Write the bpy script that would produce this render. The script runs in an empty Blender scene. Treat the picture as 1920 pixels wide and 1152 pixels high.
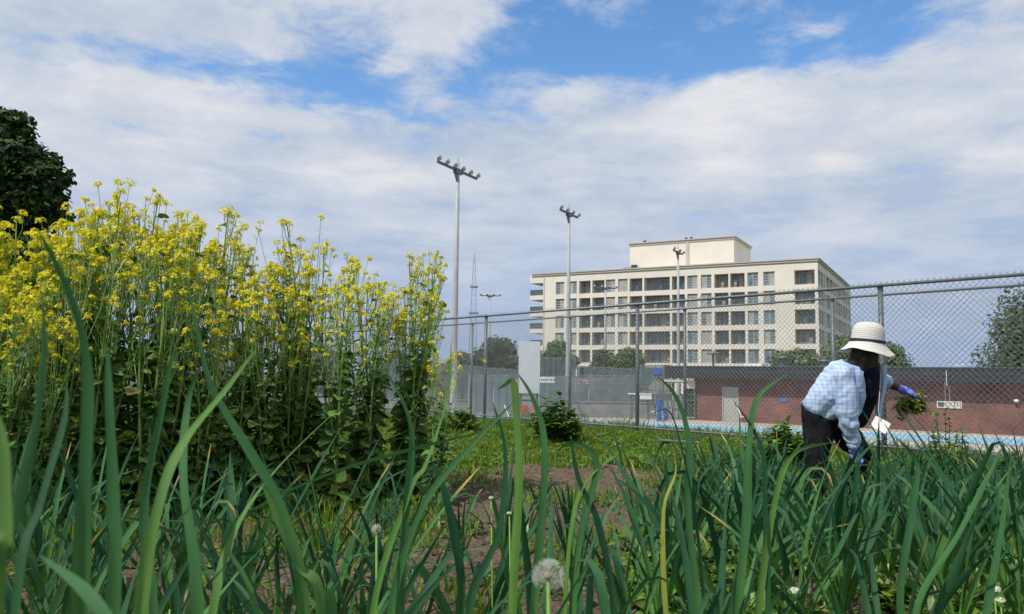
import bpy, math, random
from mathutils import Vector, Matrix, noise
C = bpy.context.scene.collection
R = math.radians
# ------------------------------------------------------------------ camera
F = 1480.0; PITCH = R(4.9); ROLL = R(0.8); CAM = Vector((0, 0, 1.1))
_fw = Vector((0, math.cos(PITCH), math.sin(PITCH))); _ri = Vector((1, 0, 0)); _up = _ri.cross(_fw)
CR = _ri*math.cos(ROLL) + _up*math.sin(ROLL); CU = _up*math.cos(ROLL) - _ri*math.sin(ROLL)
def ray(px, py): return _fw + CR*((px-960)/F) - CU*((py-576)/F)
def at(px, py, Y):                       # world point seen at a photo position, Y metres away
    d = ray(px, py); return CAM + d*(Y/d.y)
def ground(px, py, z):                   # world point on the level z
    d = ray(px, py); return CAM + d*((z-CAM.z)/d.z)
cd = bpy.data.cameras.new('camera'); cam = bpy.data.objects.new('camera', cd); C.objects.link(cam)
cam.matrix_world = Matrix.Translation(CAM) @ Matrix((CR, CU, -_fw)).transposed().to_4x4()
cd.sensor_width = 36; cd.lens = F/1920*36; cd.clip_start = 0.05; cd.clip_end = 6000
cd.dof.use_dof = True; cd.dof.focus_distance = 6.5; cd.dof.aperture_fstop = 9.0
bpy.context.scene.camera = cam
# ------------------------------------------------------------------ light
SUN_AZ = math.atan2(-0.80, -0.60); SUN_EL = R(54)
S = Vector((math.sin(SUN_AZ)*math.cos(SUN_EL), math.cos(SUN_AZ)*math.cos(SUN_EL), math.sin(SUN_EL)))
ld = bpy.data.lights.new('sun', 'SUN'); ld.energy = 4.3; ld.angle = R(0.6); ld.color = (1, 0.95, 0.87)
sun = bpy.data.objects.new('sun', ld); C.objects.link(sun); sun.rotation_euler = S.to_track_quat('Z', 'Y').to_euler()
vs = bpy.context.scene.view_settings; vs.view_transform = 'Standard'; vs.look = 'None'; vs.exposure = -0.04; vs.gamma = 1
w = bpy.data.worlds.new('World'); bpy.context.scene.world = w; w.use_nodes = True
nt = w.node_tree; N = nt.nodes; L = nt.links
bg = N['Background']; bg.inputs[1].default_value = 0.1
sky = N.new('ShaderNodeTexSky'); sky.sky_type = 'NISHITA'; sky.sun_disc = False
sky.sun_elevation = SUN_EL; sky.sun_rotation = SUN_AZ; sky.air_density = 1.0; sky.dust_density = 0.5; sky.ozone_density = 2.5
def m_(op, a, b=None, c=None, clamp=False, tree=None):
    t = tree or nt
    n = t.nodes.new('ShaderNodeMath'); n.operation = op; n.use_clamp = clamp
    for i, v in enumerate((a, b, c)):
        if v is None: continue
        if isinstance(v, (int, float)): n.inputs[i].default_value = v
        else: t.links.new(v, n.inputs[i])
    return n.outputs[0]
tc = N.new('ShaderNodeTexCoord'); sx = N.new('ShaderNodeSeparateXYZ'); L.new(tc.outputs['Generated'], sx.inputs[0])
X_, Y_, Z_ = sx.outputs
az = m_('ARCTAN2', X_, Y_); el = m_('ARCSINE', Z_)
cz = m_('MAXIMUM', m_('ADD', Z_, 0.12), 0.05)
cb = N.new('ShaderNodeCombineXYZ'); L.new(m_('DIVIDE', X_, cz), cb.inputs[0]); L.new(m_('DIVIDE', Y_, cz), cb.inputs[1])
def wnoise(scale, detail, rough, dist=0.0, off=0.0, stretch=(1, 1, 1)):
    mp = N.new('ShaderNodeMapping'); mp.inputs['Location'].default_value = (off, off*.7, 0); mp.inputs['Scale'].default_value = stretch
    L.new(cb.outputs[0], mp.inputs[0])
    n = N.new('ShaderNodeTexNoise'); n.inputs['Scale'].default_value = scale; n.inputs['Detail'].default_value = detail
    n.inputs['Roughness'].default_value = rough; n.inputs['Distortion'].default_value = dist
    L.new(mp.outputs[0], n.inputs[0]); return n.outputs[0]
def azel(px, py):
    d = ray(px, py).normalized(); return math.atan2(d.x, d.y), math.asin(d.z)
field = None                              # where the cloud cover is broken: directions on the sky
for px, py, rx, ry, a in ((330, 120, 150, 42, .85), (80, 110, 110, 38, .4), (470, 15, 110, 35, .75), (590, 140, 140, 55, .9), (730, 200, 120, 45, .95),
                          (700, 50, 90, 55, .65), (880, 130, 90, 60, .75), (1010, 90, 120, 80, .95), (1180, 60, 190, 90, 1.25), (1400, 60, 230, 75, 1.35), (1600, 55, 150, 60, 1.1),
                          (960, 215, 110, 30, .5), (510, 262, 60, 18, .45), (1300, 5, 420, 40, .8), (1840, 0, 120, 25, .3)):
    a0, e0 = azel(px, py)
    u = m_('MULTIPLY', m_('SUBTRACT', az, a0), F/rx); v = m_('MULTIPLY', m_('SUBTRACT', el, e0), F/ry)
    g = m_('MULTIPLY', m_('EXPONENT', m_('MULTIPLY', m_('ADD', m_('MULTIPLY', u, u), m_('MULTIPLY', v, v)), -1.0)), a)
    field = g if field is None else m_('ADD', field, g)
field = m_('MINIMUM', field, 1.2)
n1 = wnoise(2.6, 10, .64, .25, 3.1, (1, 1.0, 1)); n2 = wnoise(1.5, 7, .6, .2, 9.0, (1, 1.2, 1)); n3 = wnoise(6, 8, .62, .4, 1.0)
cov = m_('SUBTRACT', m_('ADD', m_('MULTIPLY', n1, 2.7), m_('ADD', m_('MULTIPLY', n3, 1.9), -.5)), m_('MULTIPLY', field, 1.1))
mr = N.new('ShaderNodeMapRange'); mr.interpolation_type = 'SMOOTHSTEP'; L.new(cov, mr.inputs[0])
mr.inputs[1].default_value = 0.36; mr.inputs[2].default_value = 1.50
# clouds: blue-grey veil with whiter banks
cr = N.new('ShaderNodeValToRGB'); e = cr.color_ramp.elements
e[0].position = .40; e[0].color = (0.52, 0.62, 0.79, 1); e[1].position = .64; e[1].color = (0.90, 0.91, 0.94, 1)
L.new(m_('ADD', m_('MULTIPLY', n2, .6), m_('MULTIPLY', n1, .42)), cr.inputs[0])
low = N.new('ShaderNodeMapRange'); L.new(el, low.inputs[0]); low.inputs[1].default_value = .02; low.inputs[2].default_value = .26; low.inputs[3].default_value = .9; low.inputs[4].default_value = 0
mx0 = N.new('ShaderNodeMixRGB'); L.new(low.outputs[0], mx0.inputs[0]); L.new(cr.outputs[0], mx0.inputs[1]); mx0.inputs[2].default_value = (0.42, 0.55, 0.80, 1)
mul = N.new('ShaderNodeVectorMath'); mul.operation = 'SCALE'; L.new(mx0.outputs[0], mul.inputs[0]); mul.inputs['Scale'].default_value = 10.0*0.90
mx = N.new('ShaderNodeMixRGB'); L.new(mr.outputs[0], mx.inputs[0])
hs = N.new('ShaderNodeHueSaturation'); hs.inputs['Saturation'].default_value = 1.2; hs.inputs['Value'].default_value = 1.95; L.new(sky.outputs[0], hs.inputs['Color'])
L.new(hs.outputs[0], mx.inputs[1]); L.new(mul.outputs[0], mx.inputs[2]); L.new(mx.outputs[0], bg.inputs[0])

# ------------------------------------------------------------------ helpers
def tag(o, label=None, cat=None, group=None, kind=None):
    if label: o['label'] = label
    if cat: o['category'] = cat
    if group: o['group'] = group
    if kind: o['kind'] = kind
    return o
def empty(name, loc=(0, 0, 0), rz=0, **k):
    o = bpy.data.objects.new(name, None); C.objects.link(o); o.location = loc; o.rotation_euler = (0, 0, rz); o.empty_display_size = .1
    return tag(o, **k)
class MB:
    def __init__(s): s.v = []; s.f = []; s.uv = []
    def quadstrip(s, rows, uvs=None, close=False):
        b = len(s.v); n = len(rows[0])
        for r in rows: s.v.extend(r)
        for i in range(len(rows)-1):
            for j in range(n if close else n-1):
                k = (j+1) % n
                s.f.append((b+i*n+j, b+i*n+k, b+(i+1)*n+k, b+(i+1)*n+j))
                if uvs:
                    s.uv += [uvs[i][j], uvs[i][k], uvs[i+1][k], uvs[i+1][j]]
                else: s.uv += [(0, 0)]*4
        return b
    def face(s, pts, uv=None):
        b = len(s.v); s.v.extend(pts); s.f.append(tuple(range(b, b+len(pts)))); s.uv += uv or [(0, 0)]*len(pts)
    def box(s, lo, hi):
        x0, y0, z0 = lo; x1, y1, z1 = hi; b = len(s.v)
        s.v += [(x0, y0, z0), (x1, y0, z0), (x1, y1, z0), (x0, y1, z0), (x0, y0, z1), (x1, y0, z1), (x1, y1, z1), (x0, y1, z1)]
        for q in ((0, 3, 2, 1), (4, 5, 6, 7), (0, 1, 5, 4), (1, 2, 6, 5), (2, 3, 7, 6), (3, 0, 4, 7)):
            s.f.append(tuple(b+i for i in q)); s.uv += [(0, 0)]*4
    def tube(s, pts, rad, n=6, cap=True):
        pts = [Vector(p) for p in pts]; rows = []
        if not isinstance(rad, (list, tuple)): rad = [rad]*len(pts)
        prev = None
        for i, p in enumerate(pts):
            d = (pts[min(i+1, len(pts)-1)] - pts[max(i-1, 0)]).normalized()
            a = d.orthogonal().normalized() if prev is None else (prev - d*prev.dot(d)).normalized()
            prev = a; c = d.cross(a)
            rows.append([p + (a*math.cos(t) + c*math.sin(t))*rad[i] for t in (2*math.pi*k/n for k in range(n))])
        uvs = [[(k/n, i/(len(pts)-1)) for k in range(n+1)] for i in range(len(pts))]
        uvs = [r[:n] for r in uvs]
        b = s.quadstrip(rows, uvs, close=True)
        if cap:
            s.f.append(tuple(b+k for k in range(n))[::-1]); s.uv += [(0, 0)]*n
            e = b+(len(pts)-1)*n; s.f.append(tuple(e+k for k in range(n))); s.uv += [(0, 1)]*n
    def lathe(s, c, prof, n=20, ax=None, sy=1.0):   # prof: (r, z)
        M = ax or Matrix.Identity(3); c = Vector(c)
        rows = [[c + M @ Vector((r*math.cos(t), r*math.sin(t)*sy, z)) for t in (2*math.pi*k/n for k in range(n))] for r, z in prof]
        s.quadstrip(rows, None, close=True)
    def build(s, name, mat, parent=None, smooth=False):
        me = bpy.data.meshes.new(name); me.from_pydata([tuple(p) for p in s.v], [], s.f)
        if len(s.uv) == sum(len(f) for f in s.f):
            u = me.uv_layers.new(name='uv'); u.data.foreach_set('uv', [c for p in s.uv for c in p])
        if smooth: me.polygons.foreach_set('use_smooth', [True]*len(me.polygons))
        me.materials.append(mat); me.update()
        o = bpy.data.objects.new(name, me); C.objects.link(o)
        if parent: o.parent = parent
        return o
def copy_tree(o, parent=None):
    c = o.copy(); C.objects.link(c); c.parent = parent
    for ch in list(o.children): copy_tree(ch, c)
    return c
MATS = {}
def mat(name, col, rough=.7, var=.15, scale=8, bump=0, metal=0, col2=None, spec=.4, coord='Object', detail=5, stretch=(1, 1, 1)):
    if name in MATS: return MATS[name]
    m = bpy.data.materials.new(name); m.use_nodes = True; t = m.node_tree; n = t.nodes; l = t.links
    p = n['Principled BSDF']; p.inputs['Roughness'].default_value = rough; p.inputs['Metallic'].default_value = metal
    p.inputs['Specular IOR Level'].default_value = spec
    tcx = n.new('ShaderNodeTexCoord'); mp = n.new('ShaderNodeMapping'); mp.inputs['Scale'].default_value = stretch
    l.new(tcx.outputs[coord], mp.inputs[0])
    nz = n.new('ShaderNodeTexNoise'); nz.inputs['Scale'].default_value = scale; nz.inputs['Detail'].default_value = detail; nz.inputs['Roughness'].default_value = .6
    l.new(mp.outputs[0], nz.inputs[0])
    r = n.new('ShaderNodeValToRGB'); c2 = col2 or tuple(min(1, c*(1+var)) for c in col)
    r.color_ramp.elements[0].position = .3; r.color_ramp.elements[1].position = .7
    r.color_ramp.elements[0].color = (*[c*(1-var) for c in col], 1) if not col2 else (*col, 1)
    r.color_ramp.elements[1].color = (*c2, 1); l.new(nz.outputs[0], r.inputs[0]); l.new(r.outputs[0], p.inputs['Base Color'])
    if bump:
        b = n.new('ShaderNodeBump'); b.inputs['Strength'].default_value = bump; b.inputs['Distance'].default_value = .02
        l.new(nz.outputs[0], b.inputs['Height']); l.new(b.outputs[0], p.inputs['Normal'])
    MATS[name] = m; m['p'] = p.name; return m
def leafmat(name, stops, rough=.5, trans=.25, spec=.35, uvramp=None, tip=None, stripes=0):
    """foliage: colour differs leaf by leaf (random per island); optional base->tip ramp along uv.y"""
    m = bpy.data.materials.new(name); m.use_nodes = True; t = m.node_tree; n = t.nodes; l = t.links
    p = n['Principled BSDF']; p.inputs['Roughness'].default_value = rough; p.inputs['Specular IOR Level'].default_value = spec
    g = n.new('ShaderNodeNewGeometry'); r = n.new('ShaderNodeValToRGB'); els = r.color_ramp.elements
    while len(els) < len(stops): els.new(.5)
    for i, (pos, c) in enumerate(stops): els[i].position = pos; els[i].color = (*c, 1)
    l.new(g.outputs['Random Per Island'], r.inputs[0]); out = r.outputs[0]
    if uvramp or tip or stripes:
        tcx = n.new('ShaderNodeTexCoord'); sp = n.new('ShaderNodeSeparateXYZ'); l.new(tcx.outputs['UV'], sp.inputs[0])
    if uvramp:
        rr = n.new('ShaderNodeMapRange'); rr.interpolation_type = 'SMOOTHSTEP'; l.new(sp.outputs[1], rr.inputs[0]); rr.inputs[1].default_value = uvramp[0]; rr.inputs[2].default_value = uvramp[1]
        mx = n.new('ShaderNodeMixRGB'); l.new(rr.outputs[0], mx.inputs[0]); mx.inputs[1].default_value = (*uvramp[2], 1); l.new(out, mx.inputs[2]); out = mx.outputs[0]
    if tip:
        k = m_('MULTIPLY', g.outputs['Random Per Island'], 7.31, tree=t); k = m_('FRACT', k, tree=t)
        thr = m_('SUBTRACT', 1.04, m_('MULTIPLY', m_('POWER', k, 5.0, tree=t), .22, tree=t), tree=t)
        f = m_('MULTIPLY', m_('SUBTRACT', sp.outputs[1], thr, tree=t), 14, clamp=True, tree=t)
        mx = n.new('ShaderNodeMixRGB'); l.new(f, mx.inputs[0]); l.new(out, mx.inputs[1]); mx.inputs[2].default_value = (*tip, 1); out = mx.outputs[0]
    if stripes:
        mp = n.new('ShaderNodeMapping'); mp.inputs['Scale'].default_value = (stripes, 2.5, 1); l.new(tcx.outputs['UV'], mp.inputs[0])
        nz = n.new('ShaderNodeTexNoise'); nz.inputs['Scale'].default_value = 1; nz.inputs['Detail'].default_value = 3; l.new(mp.outputs[0], nz.inputs[0])
        nb = n.new('ShaderNodeTexNoise'); nb.inputs['Scale'].default_value = 9; nb.inputs['Detail'].default_value = 4; l.new(tcx.outputs['Object'], nb.inputs[0])
        f = m_('ADD', m_('ADD', m_('MULTIPLY', nz.outputs[0], .7, tree=t), m_('MULTIPLY', nb.outputs[0], .7, tree=t), tree=t), .3, tree=t)
        sc = n.new('ShaderNodeVectorMath'); sc.operation = 'SCALE'; l.new(out, sc.inputs[0]); l.new(f, sc.inputs['Scale']); out = sc.outputs[0]
        b = n.new('ShaderNodeBump'); b.inputs['Strength'].default_value = .35; b.inputs['Distance'].default_value = .002; l.new(nz.outputs[0], b.inputs['Height']); l.new(b.outputs[0], p.inputs['Normal'])
    l.new(out, p.inputs['Base Color'])
    if trans:
        tr = n.new('ShaderNodeBsdfTranslucent'); l.new(out, tr.inputs[0]); mxs = n.new('ShaderNodeMixShader'); mxs.inputs[0].default_value = trans
        l.new(p.outputs[0], mxs.inputs[1]); l.new(tr.outputs[0], mxs.inputs[2]); l.new(mxs.outputs[0], n['Material Output'].inputs[0])
    return m
def smooth(a, b, x):
    t = max(0, min(1, (x-a)/(b-a))); return t*t*(3-2*t)
def fbm(x, y, z=0, o=4): return noise.fractal(Vector((x, y, z)), 0.9, 2.1, o)
ZL = -1.6                                                        # level of the pool grounds
F1 = (Vector((-.64, 18.15, 0)), Vector((6.36, 9.85, 0)))          # front fence line
F2 = (Vector((0, 19.35, 0)), Vector((7.0, 10.75, 0)))             # back fence line
f2n = Vector((8.6, 7.0, 0)).normalized()
def gz(x, y):
    d = (x-F2[0].x)*f2n.x + (y-F2[0].y)*f2n.y
    z = ZL*smooth(.6, 3.4, d)
    return z + .05*fbm(x*.35, y*.35)*(1-smooth(.5, 3, d))
# ------------------------------------------------------------------ ground
def grid(name, xs, ys, hf, m):
    b = MB(); nx = len(xs)
    b.v = [(x, y, hf(x, y)) for y in ys for x in xs]
    for j in range(len(ys)-1):
        for i in range(nx-1): b.f.append((j*nx+i, j*nx+i+1, (j+1)*nx+i+1, (j+1)*nx+i))
    o = b.build(name, m, smooth=True); o['kind'] = 'structure'; return o
def rng_(a, b, s):
    n = int(round((b-a)/s)); return [a+(b-a)*i/n for i in range(n+1)]
xs = [-3000, -800, -300, -120, -70] + rng_(-50, 30, 1.0) + [45, 70, 120, 300, 800, 3000]
ys = [-200, -60, -20] + rng_(-8, 50, 1.0) + [60, 80, 120, 200, 400, 900, 4000]
turf = mat('turf_base', (0.035, 0.06, 0.016), .95, scale=3, col2=(0.06, 0.085, 0.022), bump=.3)
grid('ground', xs, ys, gz, turf)
soilm = mat('soil', (0.050, 0.036, 0.025), .95, scale=26, col2=(0.17, 0.128, 0.092), bump=1.0, detail=9, spec=.12)
def edge(x):                                                     # far edge of the dug soil
    return 9.6 + .25*math.sin(x*2.1) + .2*math.sin(x*5.3+1) - .15*max(0, x)
def soil_h(x, y):
    e = smooth(0, .25, edge(x)-y)*smooth(0, .4, y+3)
    c = abs(fbm(x*4.2, y*4.2, 3, 5))*.05 + fbm(x*14, y*14, 7, 3)*.016 + fbm(x*1.1, y*1.1, 1, 2)*.03
    return gz(x, y) - .05 + e*(.07 + c)
grid('soil', rng_(-6.5, 7.5, .035), rng_(2.6, 10.4, .035), soil_h, soilm)
# ------------------------------------------------------------------ pool grounds
def sheet(name, pts, z, m, kind='structure', thick=None):
    b = MB(); b.face([(p.x, p.y, z) for p in pts]); o = b.build(name, m); o['kind'] = kind; return o
G = lambda px, py: ground(px, py, ZL)
deckm = mat('pool_deck', (0.33, 0.30, 0.27), .9, scale=2.5, col2=(0.47, 0.43, 0.38), bump=.1)
sheet('pool_deck', [Vector((-40, 29, 0)), Vector((40, 23, 0)), Vector((60, 34, 0)), Vector((11, 75, 0)), Vector((-40, 75, 0))], ZL+.01, deckm)
pA, pB, pC, pD = G(880, 780), G(1915, 824), G(1925, 838), G(880, 786)
sheet('pool_coping', [pA+Vector((-2, 1.0, 0)), pB+Vector((2, .6, 0)), pC+Vector((2, -1.1, 0)), pD+Vector((-2, -1.4, 0))], ZL+.02, mat('coping', (.5, .5, .46), .8, scale=4))
wat = mat('pool_water', (0.12, 0.38, 0.58), .4, scale=2.6, col2=(0.40, 0.62, 0.74), bump=.25, stretch=(1, 2.2, 1), spec=.2)
sheet('pool_water', [pA, pB, pC, pD], ZL+.03, wat)
asph = mat('court_surface', (.14, .15, .14), .9, scale=1.5)
sheet('court', [Vector((-60, 52, 0)), Vector((10, 52, 0)), Vector((12, 100, 0)), Vector((-60, 100, 0))], ZL+.018, asph)
# ------------------------------------------------------------------ chain-link fences
galv = mat('galvanised_steel', (.10, .12, .135), .5, scale=14, col2=(.19, .215, .23), metal=.35)
wirem = mat('galvanised_wire', (.13, .145, .155), .5, scale=30, col2=(.24, .255, .265), metal=.3)
def chainlink(A, B, ext, posts, label, rail_r, post_r, H, bottom, p=.080, wr=.0028):
    d = (B-A).normalized(); A = A - d*ext[0]; B = B + d*ext[1]; Ln = (B-A).length
    t = empty('chain_link_fence', A, 0, label=label, cat='fence')
    P = lambda s, z: d*s + Vector((0, 0, z))
    n = Vector((-d.y, d.x, 0))
    w_ = MB(); z0, z1 = .06, H+.055
    def wire(sa, za, sb, zb, off):
        a = P(sa, za)+n*off; b = P(sb, zb)+n*off
        w_.tube([a, b], wr, 3, cap=False)
    k = -int((z1-z0)/p)-1
    while k*p < Ln:
        s0 = k*p; s1 = s0+(z1-z0)
        a, b = max(0, s0), min(Ln, s1)
        if b > a:
            wire(a, z0+a-s0, b, z0+b-s0, .002); wire(a, z1-(a-s0), b, z1-(b-s0), -.002)
        k += 1
    w_.build('wire_mesh', wirem, t)
    r = MB(); r.tube([P(0, H), P(Ln, H)], rail_r, 8); r.build('top_rail', galv, t, True)
    if bottom:
        r = MB(); r.tube([P(0, .17), P(Ln, .17)], .016, 8); r.build('bottom_rail', mat('rail_grey', (.13, .15, .165), .6, scale=20), t, True)
    for s in posts:
        s = s+ext[0]; m = MB(); m.tube([P(s, -.15)+n*(post_r+.01), P(s, H-.02)+n*(post_r+.01)], post_r, 10)
        m.lathe(P(s, H-.02)+n*(post_r+.01), [(post_r*1.15, -.03), (post_r*1.15, .02), (post_r*.8, .05), (.001, .06)], 10)
        m.build('post', galv, t, True)
    return t
def along(A, B, px):                                              # distance along A->B at which a photo column is met
    d = (B-A).normalized(); k = CR.dot(_fw)
    r = ray(px, 700); r = Vector((r.x, r.y)); o = Vector((A.x, A.y)); dd = Vector((d.x, d.y))
    den = dd.x*r.y - dd.y*r.x
    return -(o.x*r.y - o.y*r.x)/den
f1p = [along(F1[0], F1[1], x) for x in (907, 1192, 1652)]
f1p = [f1p[0]-12.9, f1p[0]-8.6, f1p[0]-4.4] + f1p
f2p = [along(F2[0], F2[1], x) for x in (882, 1066, 1282, 1561)]
f2p = [f2p[0]-9, f2p[0]-6, f2p[0]-3] + f2p + [f2p[-1]+3.4]
chainlink(F1[0], F1[1], (30, 5), f1p, 'grey chain-link fence nearest the garden, with thick top rail and thick posts', .024, .036, 2.44, True)
chainlink(F2[0], F2[1], (30, 5), f2p, 'grey chain-link fence just behind the front fence, slightly lower, with thinner posts', .019, .030, 2.42, False, .080, .0013)

# ------------------------------------------------------------------ apartment building
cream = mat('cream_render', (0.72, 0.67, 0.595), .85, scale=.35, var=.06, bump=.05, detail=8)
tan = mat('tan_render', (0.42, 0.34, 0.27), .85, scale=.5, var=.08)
trim = mat('cornice_render', (0.50, 0.45, 0.39), .8, scale=.6, var=.06)
glass = mat('window_glass', (0.05, 0.085, 0.105), .12, scale=.9, col2=(0.20, 0.28, 0.31), spec=.8)
blind = mat('window_blind', (0.30, 0.29, 0.27), .7, scale=.8, col2=(0.45, 0.43, 0.40), stretch=(1, 1, 3))
framem = mat('window_frame', (0.45, 0.44, 0.42), .5)
railm = mat('balcony_rail', (0.10, 0.12, 0.13), .35, scale=3, var=.4)
uL = Vector((2.9, 141, 0)); uR = Vector((45.6, 117, 0)); u = (uR-uL).normalized(); LN = (uR-uL).length
apt = empty('apartment_building', (uL.x, uL.y, ZL), math.atan2(u.y, u.x), label='long cream apartment block with dark recessed balconies and a penthouse, beyond the fences', cat='building')
def ft(cx):                                                       # crop column -> distance along the facade
    return along(uL, uR, 960+cx/2.8235)
TOP = 19.0-ZL; FH = 2.98; O1 = TOP-1.55; OH = 2.2; DEP = 1.5
spec = [('w', 228, 273), ('w', 295, 340), ('r', 353, 413), ('r', 423, 487), ('w', 495, 545), ('w', 560, 612), ('r', 622, 690), ('R', 700, 837), ('r', 848, 917),
        ('w', 930, 985), ('w', 1003, 1060), ('r', 1075, 1150), ('r', 1160, 1237), ('w', 1252, 1310), ('w', 1337, 1398), ('c', 1503, 1612)]
wl = MB(); bk = MB(); st = ft(160); rr = random.Random(4)
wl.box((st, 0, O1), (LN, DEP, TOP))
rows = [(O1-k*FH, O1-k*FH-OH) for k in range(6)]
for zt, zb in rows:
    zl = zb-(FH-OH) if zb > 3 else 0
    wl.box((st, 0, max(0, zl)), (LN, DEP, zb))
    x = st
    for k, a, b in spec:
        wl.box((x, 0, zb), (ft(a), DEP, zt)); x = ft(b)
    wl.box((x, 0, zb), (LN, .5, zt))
def window(par, a, b, zb, zt, kk, flip=False, axis='x'):
    fr = MB(); gl = MB(); bl = MB()
    tr = (lambda lo, hi, m: m.box(lo, hi)) if axis == 'x' else (lambda lo, hi, m: m.box((LN-hi[1], lo[0], lo[2]), (LN-lo[1], hi[0], hi[2])))
    y = .16
    for lo, hi in (((a, y, zb), (a+.09, y+.1, zt)), ((b-.09, y, zb), (b, y+.1, zt)), ((a+.09, y, zt-.09), (b-.09, y+.1, zt)), ((a+.09, y, zb), (b-.09, y+.1, zb+.09))): tr(lo, hi, fr)
    mid = (a+b)/2; tr((mid-.05, y, zb+.09), (mid+.05, y+.1, zt-.09), fr)
    A, B = ((a+.09, mid-.05), (mid+.05, b-.09))[::-1] if flip else ((a+.09, mid-.05), (mid+.05, b-.09))
    for i in range(1, 5):
        z = zb+(zt-zb)*i/5; tr((B[0], y+.02, z-.035), (B[1], y+.09, z+.035), fr)
    f = fr.build('window', framem, par)
    tr((A[0], y+.05, zb+.09), (A[1], y+.08, zt-.09), bl if kk != 2 else gl); tr((B[0], y+.05, zb+.09), (B[1], y+.08, zt-.09), gl if kk else bl)
    if gl.f: gl.build('pane', glass, f)
    if bl.f: bl.build('blind', blind, f)
def recess(par, a, b, zb, zt):
    yb = DEP-.25; fr = MB(); gl = MB()
    n = max(2, int((b-a)/1.1)); a1, b1 = a+.25+(b-a)*.12*rr.random(), b-.2
    for i in range(n+1): x = a1+(b1-a1)*i/n; fr.box((x-.05, yb, zb+.05), (x+.05, yb+.12, zt-.25))
    fr.box((a1+.05, yb-.01, zt-.35), (b1-.05, yb+.12, zt-.25)); f = fr.build('balcony_door', framem, par)
    gl.box((a1, yb+.05, zb+.05), (b1, yb+.08, zt-.3)); gl.build('pane', glass, f)
    if rr.random() < .45:
        cu = MB(); x0 = a1+(b1-a1)*rr.random()*.6; cu.box((x0, yb+.02, zb+.1), (x0+(b1-a1)*.3, yb+.04, zt-.36)); cu.build('curtain', blind, f)
    rl = MB(); rl.box((a, .1, zb+.95), (b, .15, zb+1.03)); rl.box((a, .1, zb+.06), (b, .15, zb+.12))
    k = int((b-a)/.16)
    for i in range(1, k): x = a+(b-a)*i/k; rl.box((x-.015, .11, zb+.12), (x+.015, .14, zb+.95))
    rl.build('railing', railm, par)
    if rr.random() < .6:
        it = MB(); x0 = a+.3+(b-a-.9)*rr.random(); h = .5+rr.random()*.5; it.box((x0, .5, zb+.01), (x0+.5, .9, zb+.45)); it.box((x0, .85, zb+.45), (x0+.5, .92, zb+h+.4))
        it.build('balcony_chair', MATS['tan_render'] if rr.random() < .5 else glass, par)
for ri, (zt, zb) in enumerate(rows):
    for i, (k, a, b) in enumerate(spec):
        a, b = ft(a), ft(b)
        if k == 'w':
            wl.box((a, .5, zb), (b, DEP, zt)); window(apt, a+.02, b-.02, zb+.02, zt-.12, rr.choice((0, 1, 1, 1, 2)), rr.random() < .4)
        else: recess(apt, a, b, zb, zt)
SD = 42.0
# east side: bands, piers, windows and recesses
sspec = [('w', .8, 3.0), ('w', 3.4, 5.6), ('w', 6.4, 7.6), ('r', 9.0, 12.6), ('r', 13.2, 16.4), ('w', 17.2, 19.4), ('w', 20.2, 22.2), ('r', 23, 26), ('w', 26.6, 28.8), ('r', 29.8, 33), ('w', 33.8, 36), ('w', 37, 39), ('r', 39.6, 41.4)]
wl.box((LN-DEP, DEP, O1), (LN, SD, TOP))
for zt, zb in rows:
    zl = max(0, zb-(FH-OH) if zb > 3 else 0)
    wl.box((LN-DEP, DEP, zl), (LN, SD, zb)); y = DEP
    for k, a, b in sspec:
        if a > y: wl.box((LN-DEP, y, zb), (LN, a, zt))
        y = max(y, b)
        if k == 'w':
            wl.box((LN-DEP, max(a, DEP), zb), (LN-.5, b, zt))
            window(apt, max(a, DEP+.1)+.02, b-.02, zb+.02, zt-.1, rr.choice((0, 1, 1)), False, 'y')
        else:
            rl = MB(); rl.box((LN-.15, a, zb+.9), (LN-.1, b, zb+1)); rl.box((LN-.13, a, zb+.05), (LN-.12, b, zb+.9)); rl.build('railing', railm, apt)
    wl.box((LN-DEP, y, zb), (LN, SD, zt))
wl.build('wall', cream, apt)
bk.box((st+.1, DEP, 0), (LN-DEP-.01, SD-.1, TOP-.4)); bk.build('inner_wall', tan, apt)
cn = MB()
for o_, z0, z1 in ((.28, TOP+.0, TOP+.18), (.16, TOP-.32, TOP), (.06, TOP-.46, TOP-.32)):
    cn.box((st-2.2 if True else st, -o_, z0), (LN+o_, -.003 if z0 < TOP else SD+o_, z1))
    if z0 < TOP: cn.box((LN+.003, -.003, z0), (LN+o_, SD+o_, z1))
cn.build('cornice', trim, apt)
x0 = ft(90); sl = MB()                                             # west end: slabs carried past the wall
for i in range(-1, 6):
    zt, zb = rows[max(i, 0)]
    if i < 0: sl.box((x0, 0, O1), (st-.003, 6, TOP-.01)); continue
    sl.box((x0, 0, zb-(FH-OH)), (st-.003, 6, zb))
sl.build('balcony_slab', cream, apt)
for i, (zt, zb) in enumerate(rows):
    rl = MB(); rl.box((x0, .05, zb+.9), (st, .1, zb+1)); rl.box((x0+.02, .07, zb), (st, .09, zb+.9)); rl.box((x0+.02, .1, zb+.9), (x0+.06, 6, zb+1)); rl.box((x0+.03, .1, zb), (x0+.05, 6, zb+.9))
    rl.build('railing', railm, apt)
ws = MB(); ws.box((ft(163), -.06, 0), (ft(168), -.002, TOP-.5)); ws.build('downpipe', trim, apt)
ph = MB(); P1 = Vector((20.6, 136.6, 0)); P2 = Vector((36.1, 127.5, 0))
def loc(p): q = p-uL; return q.dot(u), q.dot(Vector((-u.y, u.x, 0)))
a, ya = loc(P1); b, yb = loc(P2); PT = 24.2-ZL; yy = yb
ph.box((a, yy, TOP-.2), (b, yy+12, PT-.5)); q = ph.build('penthouse', cream, apt)
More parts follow.
